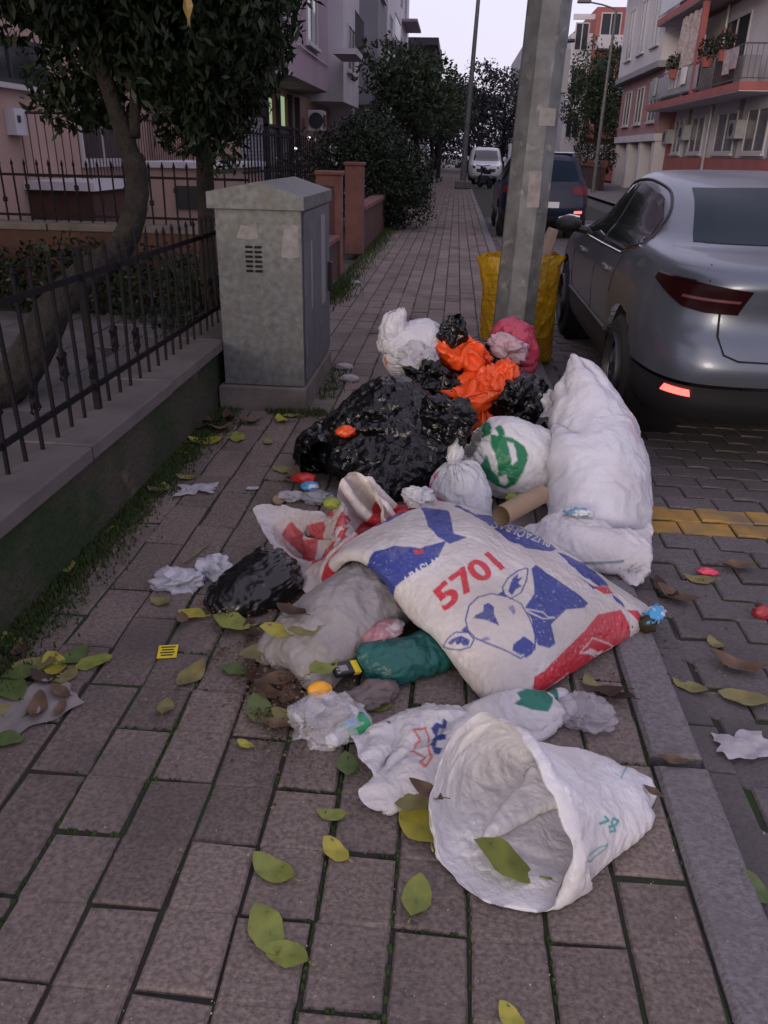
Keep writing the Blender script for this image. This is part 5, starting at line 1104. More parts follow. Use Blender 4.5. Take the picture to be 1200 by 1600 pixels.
class Shell:
    """car body: stacked plan outlines; table rows z, rear y, front y, half width"""
    def __init__(s, tab, n=4.6, sub=6, nlo=7.0, zb=.95):
        T = np.array(tab, float); s.D = cubic_up(np.stack([T, T], 1), sub, False)[:, 0]; s.nn = (n, nlo, zb)
        s.D[:, 0] = np.maximum.accumulate(s.D[:, 0]+np.arange(len(s.D))*1e-6)
    def N(s, z): n, nlo, zb = s.nn; return np.interp(z, [zb-.25, zb+.2], [nlo, n])
    def row(s, z): return [np.interp(z, s.D[:, 0], s.D[:, k]) for k in (1, 2, 3)]
    def x(s, y, z):
        a, b, w_ = s.row(z); q = np.abs((y-(a+b)/2)/((b-a)/2)); return w_*np.maximum(0, 1-np.minimum(q, 1)**s.N(z))**(1/s.N(z))
    def yr(s, x, z):
        a, b, w_ = s.row(z); q = np.minimum(np.abs(x)/w_, 1); return (a+b)/2-(b-a)/2*np.maximum(0, 1-q**s.N(z))**(1/s.N(z))
    def yfr(s, x, z):
        a, b, w_ = s.row(z); q = np.minimum(np.abs(x)/w_, 1); return (a+b)/2+(b-a)/2*np.maximum(0, 1-q**s.N(z))**(1/s.N(z))
    def pt(s, th, z):
        a, b, w_ = s.row(z); c, q = np.cos(th), np.sin(th); e = 2/s.N(z)
        return np.stack([w_*np.sign(c)*np.abs(c)**e, (a+b)/2+(b-a)/2*np.sign(q)*np.abs(q)**e, np.broadcast_to(z, np.shape(w_*c))*1.0], -1)
    def body(s, z0, z1, wheels, rad, name, m, parent, cap=True, nth=160):
        D = s.D[(s.D[:, 0] >= z0-1e-4) & (s.D[:, 0] <= z1+1e-4)]; t = np.linspace(0, 1, nth, endpoint=False)*2*np.pi
        th = t-.22*np.sin(4*t); c, q = np.cos(th), np.sin(th); P = np.zeros((len(D), nth, 3))
        for j, (z, a, b, w_) in enumerate(D):
            e = 2/float(s.N(z)); P[j] = np.stack([w_*np.sign(c)*np.abs(c)**e, (a+b)/2+(b-a)/2*np.sign(q)*np.abs(q)**e, np.full(nth, z)], 1)
        V = P.reshape(-1, 3).copy(); F = grid_faces(len(D), nth, True); cen = V[F].mean(1); keep = np.ones(len(F), bool)
        for wy, wz in wheels:
            d = np.hypot(cen[:, 1]-wy, cen[:, 2]-wz); keep &= ~((d < rad) & (np.abs(cen[:, 0]) > .45))
        F = F[keep]; used = np.unique(F)
        for wy, wz in wheels:
            d = np.hypot(V[:, 1]-wy, V[:, 2]-wz); k = (d < rad+.02) & (np.abs(V[:, 0]) > .45) & (d > .01); f = rad/np.maximum(d, .01)
            V[k, 1] = wy+(V[k, 1]-wy)*np.maximum(f[k], 1); V[k, 2] = wz+(V[k, 2]-wz)*np.maximum(f[k], 1)
        V = np.concatenate([V, [[0, (D[-1, 1]+D[-1, 2])/2, D[-1, 0]+.004]]]); me = np_mesh(name, V, F, m)
        if cap:
            bm = bmesh.new(); bm.from_mesh(me); bm.verts.ensure_lookup_table(); b0 = (len(D)-1)*nth; cv = bm.verts[len(D)*nth]
            for i in range(nth): bm.faces.new((bm.verts[b0+i], bm.verts[b0+(i+1) % nth], cv)).smooth = True
            bm.to_mesh(me); bm.free()
        return link(name, me, parent)
    def side(s, sg, lo, hi, m, name, parent, off=.004, nx=16, nz=8):
        """patch on the flank between two polylines of (y, z)"""
        lo, hi = (np.asarray(k, float) for k in (lo, hi)); t = np.linspace(0, 1, nx); f = lambda p: np.stack([np.interp(t, np.linspace(0, 1, len(p)), p[:, k]) for k in (0, 1)], 1)
        A, B = f(lo), f(hi); P = np.zeros((nz, nx, 3))
        for j, v in enumerate(np.linspace(0, 1, nz)):
            q = A*(1-v)+B*v; P[j] = np.stack([sg*(s.x(q[:, 0], q[:, 1])+off), q[:, 0], q[:, 1]+off*.3], 1)
        return link(name, np_mesh(name, P.reshape(-1, 3), grid_faces(nz, nx), m), parent)
    def rear(s, lo, hi, m, name, parent, off=.004, nx=20, nz=8, front=False):
        lo, hi = (np.asarray(k, float) for k in (lo, hi)); t = np.linspace(0, 1, nx); f = lambda p: np.stack([np.interp(t, np.linspace(0, 1, len(p)), p[:, k]) for k in (0, 1)], 1)
        A, B = f(lo), f(hi); P = np.zeros((nz, nx, 3))
        for j, v in enumerate(np.linspace(0, 1, nz)):
            q = A*(1-v)+B*v; y = s.yfr(q[:, 0], q[:, 1])+off if front else s.yr(q[:, 0], q[:, 1])-off; P[j] = np.stack([q[:, 0], y, q[:, 1]+off*.5], 1)
        return link(name, np_mesh(name, P.reshape(-1, 3), grid_faces(nz, nx), m), parent)
    def th(s, sg, y=None, x=None, z=.9):
        a, b, w_ = s.row(z); n = float(s.N(z))
        k = math.asin(min(1, abs((y-(a+b)/2)/((b-a)/2))**(n/2))) if y is not None else math.acos(min(1, (abs(x)/w_)**(n/2)))
        return -k if sg > 0 else math.pi+k
    def wrap(s, th0, th1, zlo, zhi, m, name, parent, off=.006, nx=24, nz=6):
        t = np.linspace(0, 1, nx); th = th0+(th1-th0)*t; P = np.zeros((nz, nx, 3)); a = np.interp(t, np.linspace(0, 1, len(zlo)), zlo); b = np.interp(t, np.linspace(0, 1, len(zhi)), zhi)
        for j, v in enumerate(np.linspace(0, 1, nz)):
            z = a*(1-v)+b*v; p = s.pt(th, z); q = s.pt(th+.01, z)-s.pt(th-.01, z); n = np.stack([q[:, 1], -q[:, 0], np.zeros(nx)], 1); n /= np.linalg.norm(n, axis=1, keepdims=True)+1e-9
            P[j] = p+n*off*(1 if (n*p).sum() > -1e9 else 1)
        return link(name, np_mesh(name, P.reshape(-1, 3), grid_faces(nz, nx), m), parent)
def wheel(parent, x, y, r, w_, sg):
    wm = empty('wheel', (x, y, r), 0, parent)
    MB().lathe([(r*.64, -w_/2+.01), (r*.9, -w_/2), (r*.985, -w_/2+.02), (r, 0), (r*.985, w_/2-.02), (r*.9, w_/2), (r*.64, w_/2-.01), (r*.6, w_/2-.03)], n=40, axis='X').build('tyre', M_tyre, wm, smooth=True)
    mb = MB().lathe([(.0, 0), (r*.62, 0)], c=(sg*(w_/2-.06), 0, 0), n=24, axis='X').lathe([(r*.56, 0), (r*.64, .012), (r*.655, 0), (r*.65, -.04)], c=(sg*(w_/2-.015), 0, 0), n=32, axis='X')
    for k in range(5):
        a = k*2*math.pi/5+.3
        for da in (-.13, .13):
            d = Vector((0, math.cos(a+da), math.sin(a+da))); mb.tube([(sg*(w_/2-.01), d.y*r*.12, d.z*r*.12), (sg*(w_/2-.018), d.y*r*.4, d.z*r*.4), (sg*(w_/2-.025), d.y*r*.62, d.z*r*.62)], [.022, .017, .014], 6)
    mb.lathe([(0, sg*.005), (r*.13, 0)], c=(sg*(w_/2), 0, 0), n=16, axis='X'); mb.build('rim', M_rim, wm, smooth=True)
def liners(parent, wheels, rad, hw):
    for wy, wz in wheels:
        for sg in (-1, 1): MB().lathe([(0, 0), (rad+.01, 0), (rad+.01, sg*.33)], c=(sg*(hw-.36), wy, wz), n=28, axis='X').build('wheel_arch', M_dark, parent)

# ---- grey silver saloon parked beside the heap
LEN = 4.55
tab = [(.20, .42, 4.30, .78), (.26, .20, 4.44, .84), (.36, .07, 4.52, .885), (.47, .03, 4.54, .895), (.58, .00, 4.55, .900), (.68, .03, 4.54, .902), (.76, .075, 4.50, .90), (.84, .085, 4.42, .892), (.92, .07, 4.25, .875), (.98, .06, 3.9, .855),
       (1.03, .085, 3.5, .835), (1.065, .16, 3.38, .815), (1.09, .34, 3.30, .795), (1.115, .56, 3.24, .775), (1.16, .70, 3.15, .75), (1.24, .90, 3.0, .712), (1.32, 1.12, 2.84, .672), (1.39, 1.40, 2.66, .63), (1.435, 1.72, 2.48, .58), (1.458, 2.0, 2.3, .50), (1.468, 2.1, 2.2, .30)]
car = thing('parked_car', 'silver grey saloon car parked at the kerb beside the rubbish heap', 'car', (1.925, 3.93, ZR), R(-.3))
sh = Shell(tab, 4.4); WH = [(1.02, .335), (3.70, .335)]
sh.body(.49, 2, WH, .39, 'body', M_silver, car); sh.body(0, .50, WH, .39, 'lower_bumper', M_clad, car, cap=False)
liners(car, WH, .39, .90)
for wy, wz in WH:
    for sg in (-1, 1): wheel(car, sg*.79, wy, .335, .215, sg)
for sg in (-1, 1):
    g = sh.side(sg, [(1.10, 1.075), (1.45, .995), (2.10, .985)], [(1.17, 1.21), (1.42, 1.325), (2.12, 1.385)], M_cglass, 'rear_side_window', car, .006)
    g = sh.side(sg, [(2.18, .985), (2.7, .98), (3.20, .975)], [(2.20, 1.385), (2.52, 1.33), (3.14, 1.03)], M_cglass, 'front_side_window', car, .006)
    pts = [(1.07, 1.075), (1.14, 1.225), (1.40, 1.345), (1.75, 1.395), (2.15, 1.40), (2.5, 1.355), (2.85, 1.21), (3.18, 1.03)]
    pts = cubic_up(np.stack([np.array(pts)]*2, 1), 5, False)[:, 0]; MB().tube([(sg*(float(sh.x(y, z))+.005), y, z) for y, z in pts], .009, 6).build('window_trim', M_clad, car)
    MB().tube([(sg*(float(sh.x(y, z))+.006), y, z) for y, z in [(1.09, 1.062), (1.44, .982), (2.1, .972), (2.7, .967), (3.24, .962)]], .007, 6).build('chrome_strip', M_chrome, car)
    for py in (2.15, 3.25, 1.33):
        MB().tube([(sg*(float(sh.x(y, z))+.0005), y, z) for y, z in ([(py, .96), (py+.01, .8), (py, .62), (py-.04, .52)] if py > 1.4 else [(1.36, .97), (1.43, .86), (1.46, .74)])], .004, 5).build('panel_gap', M_dark, car)
    for py in (1.72, 2.82):
        MB().box((sg*(float(sh.x(py, .86))+.012), py, .865), (.022, .17, .022)).build('door_handle', M_silver, car)
    MB().tube([(sg*(float(sh.x(y, .5))+.004), y, .5) for y in (1.44, 2.0, 2.6, 3.28)], .016, 6).build('sill_trim', M_clad, car)
    mr = MB().tube([(sg*.84, 3.02, .985), (sg*.93, 3.03, 1.0)], .03, 8); mr.build('mirror_stalk', M_clad, car)
    link('mirror', crumple_mesh((.105, .075, .07), M_clad, 1, 0.0, 3), car, (sg*1.0, 3.03, 1.03)); MB().tube([(sg*.92, 3.02, 1.085), (sg*1.0, 3.02, 1.097), (sg*1.085, 3.04, 1.07)], .01, 6).build('mirror_trim', M_chrome, car)
    t0 = sh.th(sg, y=.56); t1 = sh.th(sg, x=.50)
    lamp = sh.wrap(t0, t1, [.955, .905, .86, .845, .845], [.985, .985, .985, .975, .96], M_tail, 'tail_lamp', car, .012, 40, 8)
    sh.wrap(t0+(t1-t0)*.45, t0+(t1-t0)*.97, [.905, .90], [.918, .913], M_tail2, 'light_bar', lamp, .016, 20, 3)
    sh.wrap(t0+(t1-t0)*.02, t0+(t1-t0)*.5, [.985, .985], [.994, .992], M_chrome, 'lamp_trim', lamp, .014, 20, 3)
    sh.rear([(sg*.68, .425), (sg*.80, .425)], [(sg*.69, .462), (sg*.79, .465)], M_reflit, 'rear_reflector', car, .012, 8, 3)  # passive reflector strip, its flash glint imitated by a glowing material
sh.rear([(-.62, 1.125), (0, 1.125), (.62, 1.125)], [(-.50, 1.375), (0, 1.385), (.50, 1.375)], M_rglass, 'rear_window', car, .005)
MB().tube([(x, float(sh.yr(x, z))-.001, z) for x, z in [(-.64, 1.06), (-.66, .99)]], .004, 5).build('panel_gap', M_dark, car)
MB().tube([(x, float(sh.yr(x, z))-.001, z) for x, z in [(-.60, .845), (-.60, .74), (-.57, .66), (-.50, .635), (-.2, .63), (.2, .63), (.5, .635), (.57, .66), (.6, .74), (.6, .845)]], .006, 5).build('boot_gap', M_dark, car)
sh.rear([(-.26, .70), (.26, .70)], [(-.26, .81), (.26, .81)], M_plate, 'number_plate', car, .012, 4, 2)
sh.rear([(-.56, 1.14), (.56, 1.14)], [(-.56, 1.15), (.56, 1.15)], M_dark, 'window_seal', car, .004, 8, 2) if False else None

# ---- navy car further up the kerb
tab2 = [(.24, .35, 3.9, .76), (.34, .1, 4.0, .85), (.48, .02, 4.08, .88), (.62, .0, 4.1, .89), (.78, .03, 4.08, .89), (.92, .05, 3.95, .88), (1.0, .08, 3.6, .865), (1.06, .10, 3.2, .845), (1.15, .14, 3.05, .80), (1.3, .24, 2.8, .735), (1.44, .36, 2.5, .67), (1.53, .45, 2.3, .62), (1.575, .58, 2.15, .55), (1.59, .9, 1.9, .3)]
suv = thing('parked_car', 'dark navy hatchback with light roof parked beyond the pole', 'car', (1.77, 16.7, ZR)); s2 = Shell(tab2, 4.6); WH2 = [(.82, .33), (3.3, .33)]
s2.body(.45, 2, WH2, .39, 'body', M_navy, suv); s2.body(0, .46, WH2, .39, 'lower_bumper', M_clad, suv, cap=False); liners(suv, WH2, .39, .88)
for wy, wz in WH2:
    for sg in (-1, 1): wheel(suv, sg*.77, wy, .33, .21, sg)
s2.rear([(-.62, 1.09), (0, 1.08), (.62, 1.09)], [(-.52, 1.44), (0, 1.46), (.52, 1.44)], M_rglass, 'rear_window', suv, .006)
D_ = s2.D[s2.D[:, 0] > 1.53]; MB().bevbox(-.52, .52, .52, 2.2, 1.585, 1.606, .01).build('roof_panel', M_wpaint, suv)
for sg in (-1, 1):
    s2.side(sg, [(.55, 1.08), (1.2, 1.04), (2.9, 1.02)], [(.75, 1.42), (1.3, 1.48), (2.35, 1.47)], M_cglass, 'side_window', suv, .006)
    t0 = s2.th(sg, y=.35); t1 = s2.th(sg, x=.50)
    s2.wrap(t0, t1, [.86, .84, .86], [1.0, 1.0, .97], M_refred, 'tail_lamp', suv, .010)
    s2.rear([(sg*.56, .50), (sg*.72, .50)], [(sg*.56, .545), (sg*.72, .55)], M_reflit, 'reflector', suv, .02, 6, 2)  # same glowing material stands in for the flash thrown back
    link('mirror', crumple_mesh((.1, .07, .07), M_navy, 1, 0, 2), suv, (sg*.98, 2.75, 1.05))
MB().lathe([(.0, -.004), (.05, -.004), (.06, .004)], c=(0, float(s2.yr(0, .98))-.01, .98), n=12, axis='Y').build('badge', M_chrome, suv)
pl_ = s2.rear([(-.26, .60), (.26, .60)], [(-.26, .71), (.26, .71)], M_plate, 'number_plate', suv, .014, 4, 2)

# ---- white van and a motorcycle far up the street
tab3 = [(.28, .2, 4.3, .8), (.4, .05, 4.5, .9), (.6, 0, 4.55, .93), (.85, 0, 4.5, .94), (1.0, .01, 4.35, .94), (1.15, .02, 3.7, .93), (1.25, .03, 3.45, .91), (1.5, .05, 3.2, .87), (1.75, .1, 2.9, .80), (1.85, .16, 2.75, .72), (1.89, .4, 2.5, .5)]
van = thing('parked_van', 'white van facing down the street behind a motorcycle', 'van', (1.62, 52.5, ZR), math.pi); s3 = Shell(tab3, 5); WH3 = [(.8, .33), (3.6, .33)]
s3.body(0, 2, WH3, .39, 'body', M_wpaint, van); liners(van, WH3, .39, .92)
for wy, wz in WH3:
    for sg in (-1, 1): wheel(van, sg*.82, wy, .33, .21, sg)
s3.rear([(-.72, 1.2), (0, 1.18), (.72, 1.2)], [(-.62, 1.72), (0, 1.74), (.62, 1.72)], M_cglass, 'windscreen', van, .01, front=True)
s3.rear([(-.5, .62), (.5, .62)], [(-.55, .8), (.55, .8)], M_clad, 'grille', van, .01, front=True)
for sg in (-1, 1):
    s3.rear([(sg*.60, .8), (sg*.82, .82)], [(sg*.60, .98), (sg*.80, 1.0)], M_chrome, 'headlight', van, .012, front=True); link('mirror', crumple_mesh((.1, .06, .13), M_wpaint, 1, 0, 2), van, (sg*1.05, 3.2, 1.3))
M_bike = mat('dark_bike', (.012, .012, .014), .4)
bk = thing('motorcycle', 'dark motorcycle parked in front of the white van', 'motorcycle', (1.42, 42.5, ZR), R(20))
for y in (-.62, .62):
    wl = empty('wheel', (0, y, .3), 0, bk); MB().lathe([(.2, -.05), (.29, -.05), (.3, 0), (.29, .05), (.2, .05)], n=24, axis='X').build('tyre', M_tyre, wl); MB().lathe([(0, .0), (.21, .02), (.21, -.02), (0, 0)], n=12, axis='X').build('rim', M_rim, wl)
MB().tube([(0, -.5, .75), (0, -.1, .78), (0, .1, .72)], [.1, .13, .09], 10).build('seat', M_bike, bk); MB().tube([(0, .1, .8), (0, .4, .9)], [.15, .13], 10).build('tank', M_bike, bk)
MB().box((0, 0, .42), (.3, .45, .35)).build('engine', M_rim, bk); MB().tube([(0, .62, .3), (0, .42, .98)], .04, 8).build('fork', M_rim, bk)
MB().tube([(-.38, .36, 1.05), (0, .42, 1.0), (.38, .36, 1.05)], .02, 8).build('handlebar', M_bike, bk); MB().lathe([(0, .06), (.08, .04), (.09, -.04)], c=(0, .5, .92), n=12, axis='Y').build('headlight', M_chrome, bk)
# ------------------------------------------------------------------ standing yellow sack, litter, leaves
P, Pf = sim_sack([(.52, 6.42, .02), (.53, 6.42, .30), (.50, 6.42, .62), (.48, 6.42, .84)], (1, -.05, 0), .68, .92, [.18, .45, .42, .40], nu=64, nv=44, press=.005, fill=.17, seam=True, steps=120, seed=41, grav=.0003, crk=(.020, 7.),
                 rim=[(.86, 6.42, .80), (.78, 6.30, .82), (.58, 6.27, .79), (.42, 6.27, .78), (.26, 6.31, .80), (.20, 6.42, .78), (.34, 6.54, .80), (.50, 6.57, .80), (.70, 6.54, .82)])
a = art_for(Pf, .68, .92, (.46, .27, .015)); rr = np.random.default_rng(4)
for k in range(9):
    y = .80-.045*k
    for x0 in (.05, .70): a.line([(x0+.1, y), (x0+rr.uniform(.35, .45), y)], .005 if k else .008, (.20, .12, .015))
for k in range(40): a.line([(rr.uniform(0, 1.24), rr.uniform(.1, .6)) for _ in range(2)], .003, (.36, .21, .015)) if k < 10 else None
ys = finish('sack', Pf, M_woven, 'tall yellow woven sack standing between the pole and the grey car', 'sack', .68, .92, a, add=False)
M_card = mat('cardboard', (.26, .185, .12), .9, (.21, .15, .10), 8, bump=.15, bscale=60)
M_tan = mat('tan_board', (.45, .33, .26), .85, (.38, .28, .22), 6)
tag(MB().tube([(.66, 6.36, .66), (.70, 6.36, .84), (.75, 6.36, 1.00)], [.065, .06, .04], 8).build('rolled_board', M_tan), 'tan rolled board sticking out of the yellow sack', 'cardboard')
# cardboard tube
p0, p1 = onpile(783, 806, .045), onpile(878, 797, .045); p1[2] = p0[2] = max(p0[2], p1[2]); d = p1-p0; d = d/np.linalg.norm(d)*.27; mb = MB(); pts = [p0, p0+d]
mb.tube(pts, .037, 24, caps=False).tube([q for q in pts], .0345, 24, caps=False)
t_ = thing('cardboard_tube', 'plain brown cardboard tube lying across the white sacks', 'cardboard'); o = mb.build('wall', M_card, t_, smooth='all')
# leaves
def leaf_mesh(seed, ln, wd, curl, m, fold=.25):
    r = random.Random(seed); n = 9; V = []; prof = [.05, .55, .85, .98, 1.0, .95, .80, .52, .06]; ph = r.uniform(0, 6)
    for i in range(n):
        t = i/(n-1); y = (t-.5)*ln; w_ = wd/2*prof[i]*(1+r.uniform(-.06, .06)); z = curl*((t-.5)**2)*4*ln*.25+.004*math.sin(ph+t*5); xs = .03*ln*math.sin(t*3+ph)
        V += [(xs-w_, y, z+fold*w_+.003*math.sin(ph+t*11)), (xs, y, z), (xs+w_, y, z+fold*w_*.8+.003*math.sin(ph*2+t*9))]
    F = [(3*i+k, 3*i+k+1, 3*i+4+k, 3*i+3+k) for i in range(n-1) for k in (0, 1)]
    mb = MB().add(V, F); mb.tube([(.03*ln*math.sin(ph), -ln/2, curl*ln*.25), (.0, -ln/2-.016, curl*ln*.25+.004)], .0015, 5); return mb.mesh('fallen_leaf', m, 'all')
LC = {'g': mat('leaf_green', (.25, .28, .055), .55, (.17, .21, .04), 30, transl=.15, dirt=(.13, .08, .03), dscale=38, dlo=.63, dhi=.70), 'd': mat('leaf_dark_green', (.10, .145, .04), .55, (.07, .11, .03), 30, transl=.1, dirt=(.13, .08, .03), dscale=38, dlo=.63, dhi=.70), 'y': mat('leaf_yellow', (.42, .37, .05), .55, (.30, .29, .04), 25, transl=.15, dirt=(.13, .08, .03), dscale=38, dlo=.63, dhi=.70), 'b': mat('leaf_brown', (.14, .085, .05), .8, (.09, .055, .035), 25), 'k': mat('leaf_dark_brown', (.06, .032, .02), .85, (.04, .022, .015), 25), 'o': mat('leaf_olive', (.21, .19, .06), .65, (.14, .12, .045), 22, dirt=(.13, .08, .03), dscale=38, dlo=.63, dhi=.70)}
LV = {}
def leaf_at(pos, ln, ang, c, curl=.3, tilt=0.0, k=0):
    key = (c, k % 4, round(curl, 1)); 
    if key not in LV: LV[key] = leaf_mesh(hash((k % 4, ord(c))) % 97,   .1, .056 if c in 'gyod' else .045, curl, LC[c], .12 if c not in 'bk' else .6)
    o = link('fallen_leaf', LV[key], None, pos, (tilt, random.uniform(-.06, .06), ang)); o.scale = (ln/.1*random.uniform(.9, 1.15),)*2+(ln/.1,); return o
LB = {'g': 'yellow green', 'd': 'dark green', 'y': 'yellow', 'b': 'curled light brown', 'k': 'dark brown', 'o': 'olive brown'}
def leafs(rows, where, group):
    for k, (px, py, lp, ang, c) in enumerate(rows):
        p = onpile(px, py, .008); ln = lp*np.linalg.norm(p-EYE)/CF*1.1; tag(leaf_at(p, ln, R(ang), c, .3 if c not in 'bk' else .9, random.uniform(-.04, .04), k), LB[c]+' fallen leaf '+where, 'leaf', group)
leafs([(427, 1357, 62, 60, 'g'), (416, 1452, 75, 35, 'g'), (447, 1492, 60, 70, 'g'), (525, 1328, 50, 50, 'y'), (518, 1272, 38, 90, 'g'), (655, 1285, 78, 20, 'y'), (650, 1400, 60, -10, 'g'), (800, 1590, 40, 40, 'y'), (300, 1055, 58, -20, 'o'), (365, 1047, 46, 80, 'd'), (258, 1105, 40, 10, 'o'), (383, 1162, 22, 70, 'y')], 'lying on the foreground pavers', 'leaves on the foreground pavers')
leafs([(14, 1000, 52, 60, 'g'), (18, 1078, 60, 50, 'd'), (54, 1040, 52, 100, 'o'), (86, 1038, 48, 40, 'y'), (118, 1026, 50, -20, 'd'), (146, 1036, 48, -50, 'g'), (36, 1052, 46, 120, 'd'), (24, 1112, 50, 80, 'o'), (62, 1108, 46, 20, 'b'), (10, 1156, 48, 100, 'd'), (95, 1085, 40, 60, 'b'), (30, 1020, 40, 10, 'k'), (100, 1058, 44, 150, 'o'), (70, 1062, 40, 70, 'k'), (104, 884, 40, 30, 'y'), (132, 836, 44, -30, 'g'), (160, 830, 36, -60, 'o'), (166, 770, 30, 80, 'o'), (95, 1110, 30, 10, 'b')], 'in the drift beside the pale board by the wall', 'leaves drifted along the garden wall')
leafs([(262, 706, 46, 70, 'g'), (323, 688, 44, 90, 'y'), (300, 690, 40, 40, 'o'), (372, 684, 34, 20, 'g'), (345, 672, 40, 130, 'b'), (330, 660, 40, 60, 'k'), (358, 655, 44, 20, 'k'), (310, 672, 38, 100, 'k'), (390, 660, 36, 80, 'b'), (255, 762, 30, 10, 'o'), (240, 768, 26, 60, 'b'), (292, 745, 26, 90, 'o'), (350, 630, 40, 50, 'b'), (440, 655, 30, 30, 'y'), (455, 650, 26, 80, 'o'), (225, 740, 26, 60, 'b'), (420, 690, 22, 10, 'o')], 'near the plinth of the utility cabinet', 'leaves before the utility cabinet')
leafs([(408, 1110, 62, 30, 'd'), (398, 1018, 56, -40, 'o'), (392, 990, 50, 20, 'k'), (440, 984, 56, 100, 'y'), (420, 1085, 54, 60, 'b'), (436, 1068, 60, 120, 'b'), (505, 1040, 64, -30, 'g'), (541, 1195, 48, 10, 'd'), (585, 1100, 44, 80, 'g'), (362, 972, 60, 70, 'g'), (300, 960, 40, 80, 'y'), (285, 972, 36, 20, 'b'), (450, 1120, 50, 70, 'o'), (470, 1130, 46, 20, 'k'), (430, 1135, 44, 90, 'b'), (395, 1060, 40, 10, 'k'), (450, 1090, 40, 0, 'b'), (650, 1252, 60, 110, 'o'), (665, 1240, 50, 60, 'b'), (455, 960, 50, 60, 'k'), (475, 985, 46, 110, 'o'), (250, 940, 36, 60, 'o'), (445, 735, 40, 60, 'o'), (508, 778, 44, 40, 'y'), (460, 745, 40, 0, 'b'), (485, 770, 40, 100, 'o')], 'among the crumbs at the foot of the heap', 'leaves at the foot of the heap')
leafs([(1055, 935, 56, 60, 'b'), (1040, 925, 46, 20, 'k'), (1150, 888, 44, 100, 'b'), (1092, 905, 40, 80, 'o'), (1150, 1042, 60, 70, 'b'), (1078, 1073, 46, 50, 'o'), (1162, 1092, 56, 70, 'o'), (1118, 1005, 30, 20, 'o'), (1182, 1388, 46, 20, 'd'), (1050, 1192, 40, 80, 'b'), (940, 1085, 60, 80, 'k'), (960, 1092, 50, 60, 'k'), (925, 1070, 40, 20, 'o'), (1020, 1240, 26, 50, 'b'), ], 'on the kerb and parking blocks', 'leaves on the parking blocks')
q = np.argmin(((proj(PF_OPEN)-np.array([785, 1335]))**2).sum(-1)+np.linalg.norm(PF_OPEN-EYE, axis=-1)*0); pin = PF_OPEN.reshape(-1, 3)[q]
r_ = ray(785, 1330); r_ = r_/np.linalg.norm(r_); cand = PF_OPEN.reshape(-1, 3); dd = np.linalg.norm(np.cross(cand-EYE, r_), axis=1); tt = (cand-EYE)@r_; near_ = dd < .02; pin = cand[near_][np.argmin(tt[near_])] if near_.any() else pin
o = leaf_at(pin+V3(0, -.02, .02), .165, R(80), 'g', .3, R(20), 1); tag(o, 'large yellow green leaf resting in the mouth of the open white sack', 'leaf')

# crumpled flat scraps
def scrap(px, py, w_, h_, ang, amp, m, name, label, cat, seed, n=18, ragged=.2, group=None, lift=.004, cols=None):
    p = onpile(px, py, .004); u = np.linspace(-.5, .5, n); U, Vv = np.meshgrid(u, u); rd = 1+ragged*perlin(np.stack([np.cos(np.arctan2(Vv, U))*2, np.sin(np.arctan2(Vv, U))*2, U*0+seed], -1))*2
    X = U*w_*rd; Y = Vv*h_*rd; q = np.stack([X*14, Y*14, U*0+seed*1.7], -1); Z = amp*(np.abs(perlin(q))*2+np.abs(perlin(q*2.3))*.9); c, s_ = math.cos(ang), math.sin(ang); gx, gy = p[0]+X*c-Y*s_, p[1]+X*s_+Y*c
    Z = Z+hf_at(gx, gy)+lift; Pq = np.stack([gx, gy, Z], -1); return finish_sheet(name, Pq, m, label, cat, col=cols, base=(1, 1, 1), group=group)
M_tissue = mat('tissue_paper', (.52, .50, .53), .9, (.42, .40, .43), 12, bump=.3, bscale=70, transl=.25)
M_pboard = mat('pale_board', (.27, .235, .23), .9, (.20, .175, .17), 6, bump=.25, bscale=50)
M_ylab = mat('yellow_label', (.72, .55, .02), .6, (.62, .47, .02), 20); M_blk = mat('black_print', (.03, .025, .01), .7)
scrap(307, 765, .17, .12, .3, .012, M_tissue, 'tissue', 'crumpled white tissue lying alone on the pavers before the garden wall', 'tissue', 3, ragged=.45)
scrap(395, 763, .055, .035, .1, .003, M_tissue, 'paper_scrap', 'small white paper scrap beside the largest black bag', 'paper', 4)
scrap(1165, 1168, .16, .11, .2, .018, M_tissue, 'tissue', 'crumpled white tissue on the parking blocks', 'tissue', 5, ragged=.35)
scrap(42, 1108, .27, .20, .9, .004, M_pboard, 'cardboard', 'pale flattened board under leaves beside the garden wall', 'cardboard', 6, ragged=.15, lift=.006)
p = G(262, 1018, .006); yl = thing('paper_label', 'bright yellow printed label lying on the pavers', 'paper', p, R(12)); MB().box((0, 0, 0), (.062, .068, .0015), rx=.05).build('sheet', M_ylab, yl)
for k in range(4): MB().box((.0, .022-.014*k, .0014+.05*(.022-.014*k)), (.046-.008*(k % 2), .006, .0008), rx=.05).build('print_line', M_blk, yl)
M_wf = MATS['thin_white_film']
def lump(px, py, rad, m, seed, name, label, cat, amp=.6, lift=.02, sub=4, freq=1.4, rot=0, col=None):
    me = crumple_mesh(rad, m, seed, amp, sub, name, freq); 
    if col is not None:
        a_ = me.color_attributes.new('print', 'FLOAT_COLOR', 'POINT'); a_.data.foreach_set('color', np.tile(np.array([*col, 1.]), len(me.vertices)))
    return tag(link(name, me, None, onpile(px, py, lift), (0, 0, rot)), label, cat)
lump(278, 908, (.085, .06, .045), M_wf, 3, 'tissue_bag', 'crumpled thin white bag on the pavers, outermost beside the small black bag', 'plastic bag', .7, .02, 5, 1.1, col=(.62, .62, .68))
lump(332, 890, (.065, .055, .05), M_wf, 5, 'tissue_bag', 'crumpled thin white bag touching the small black bag', 'plastic bag', .7, .02, 5, 1.1, col=(.62, .62, .68))
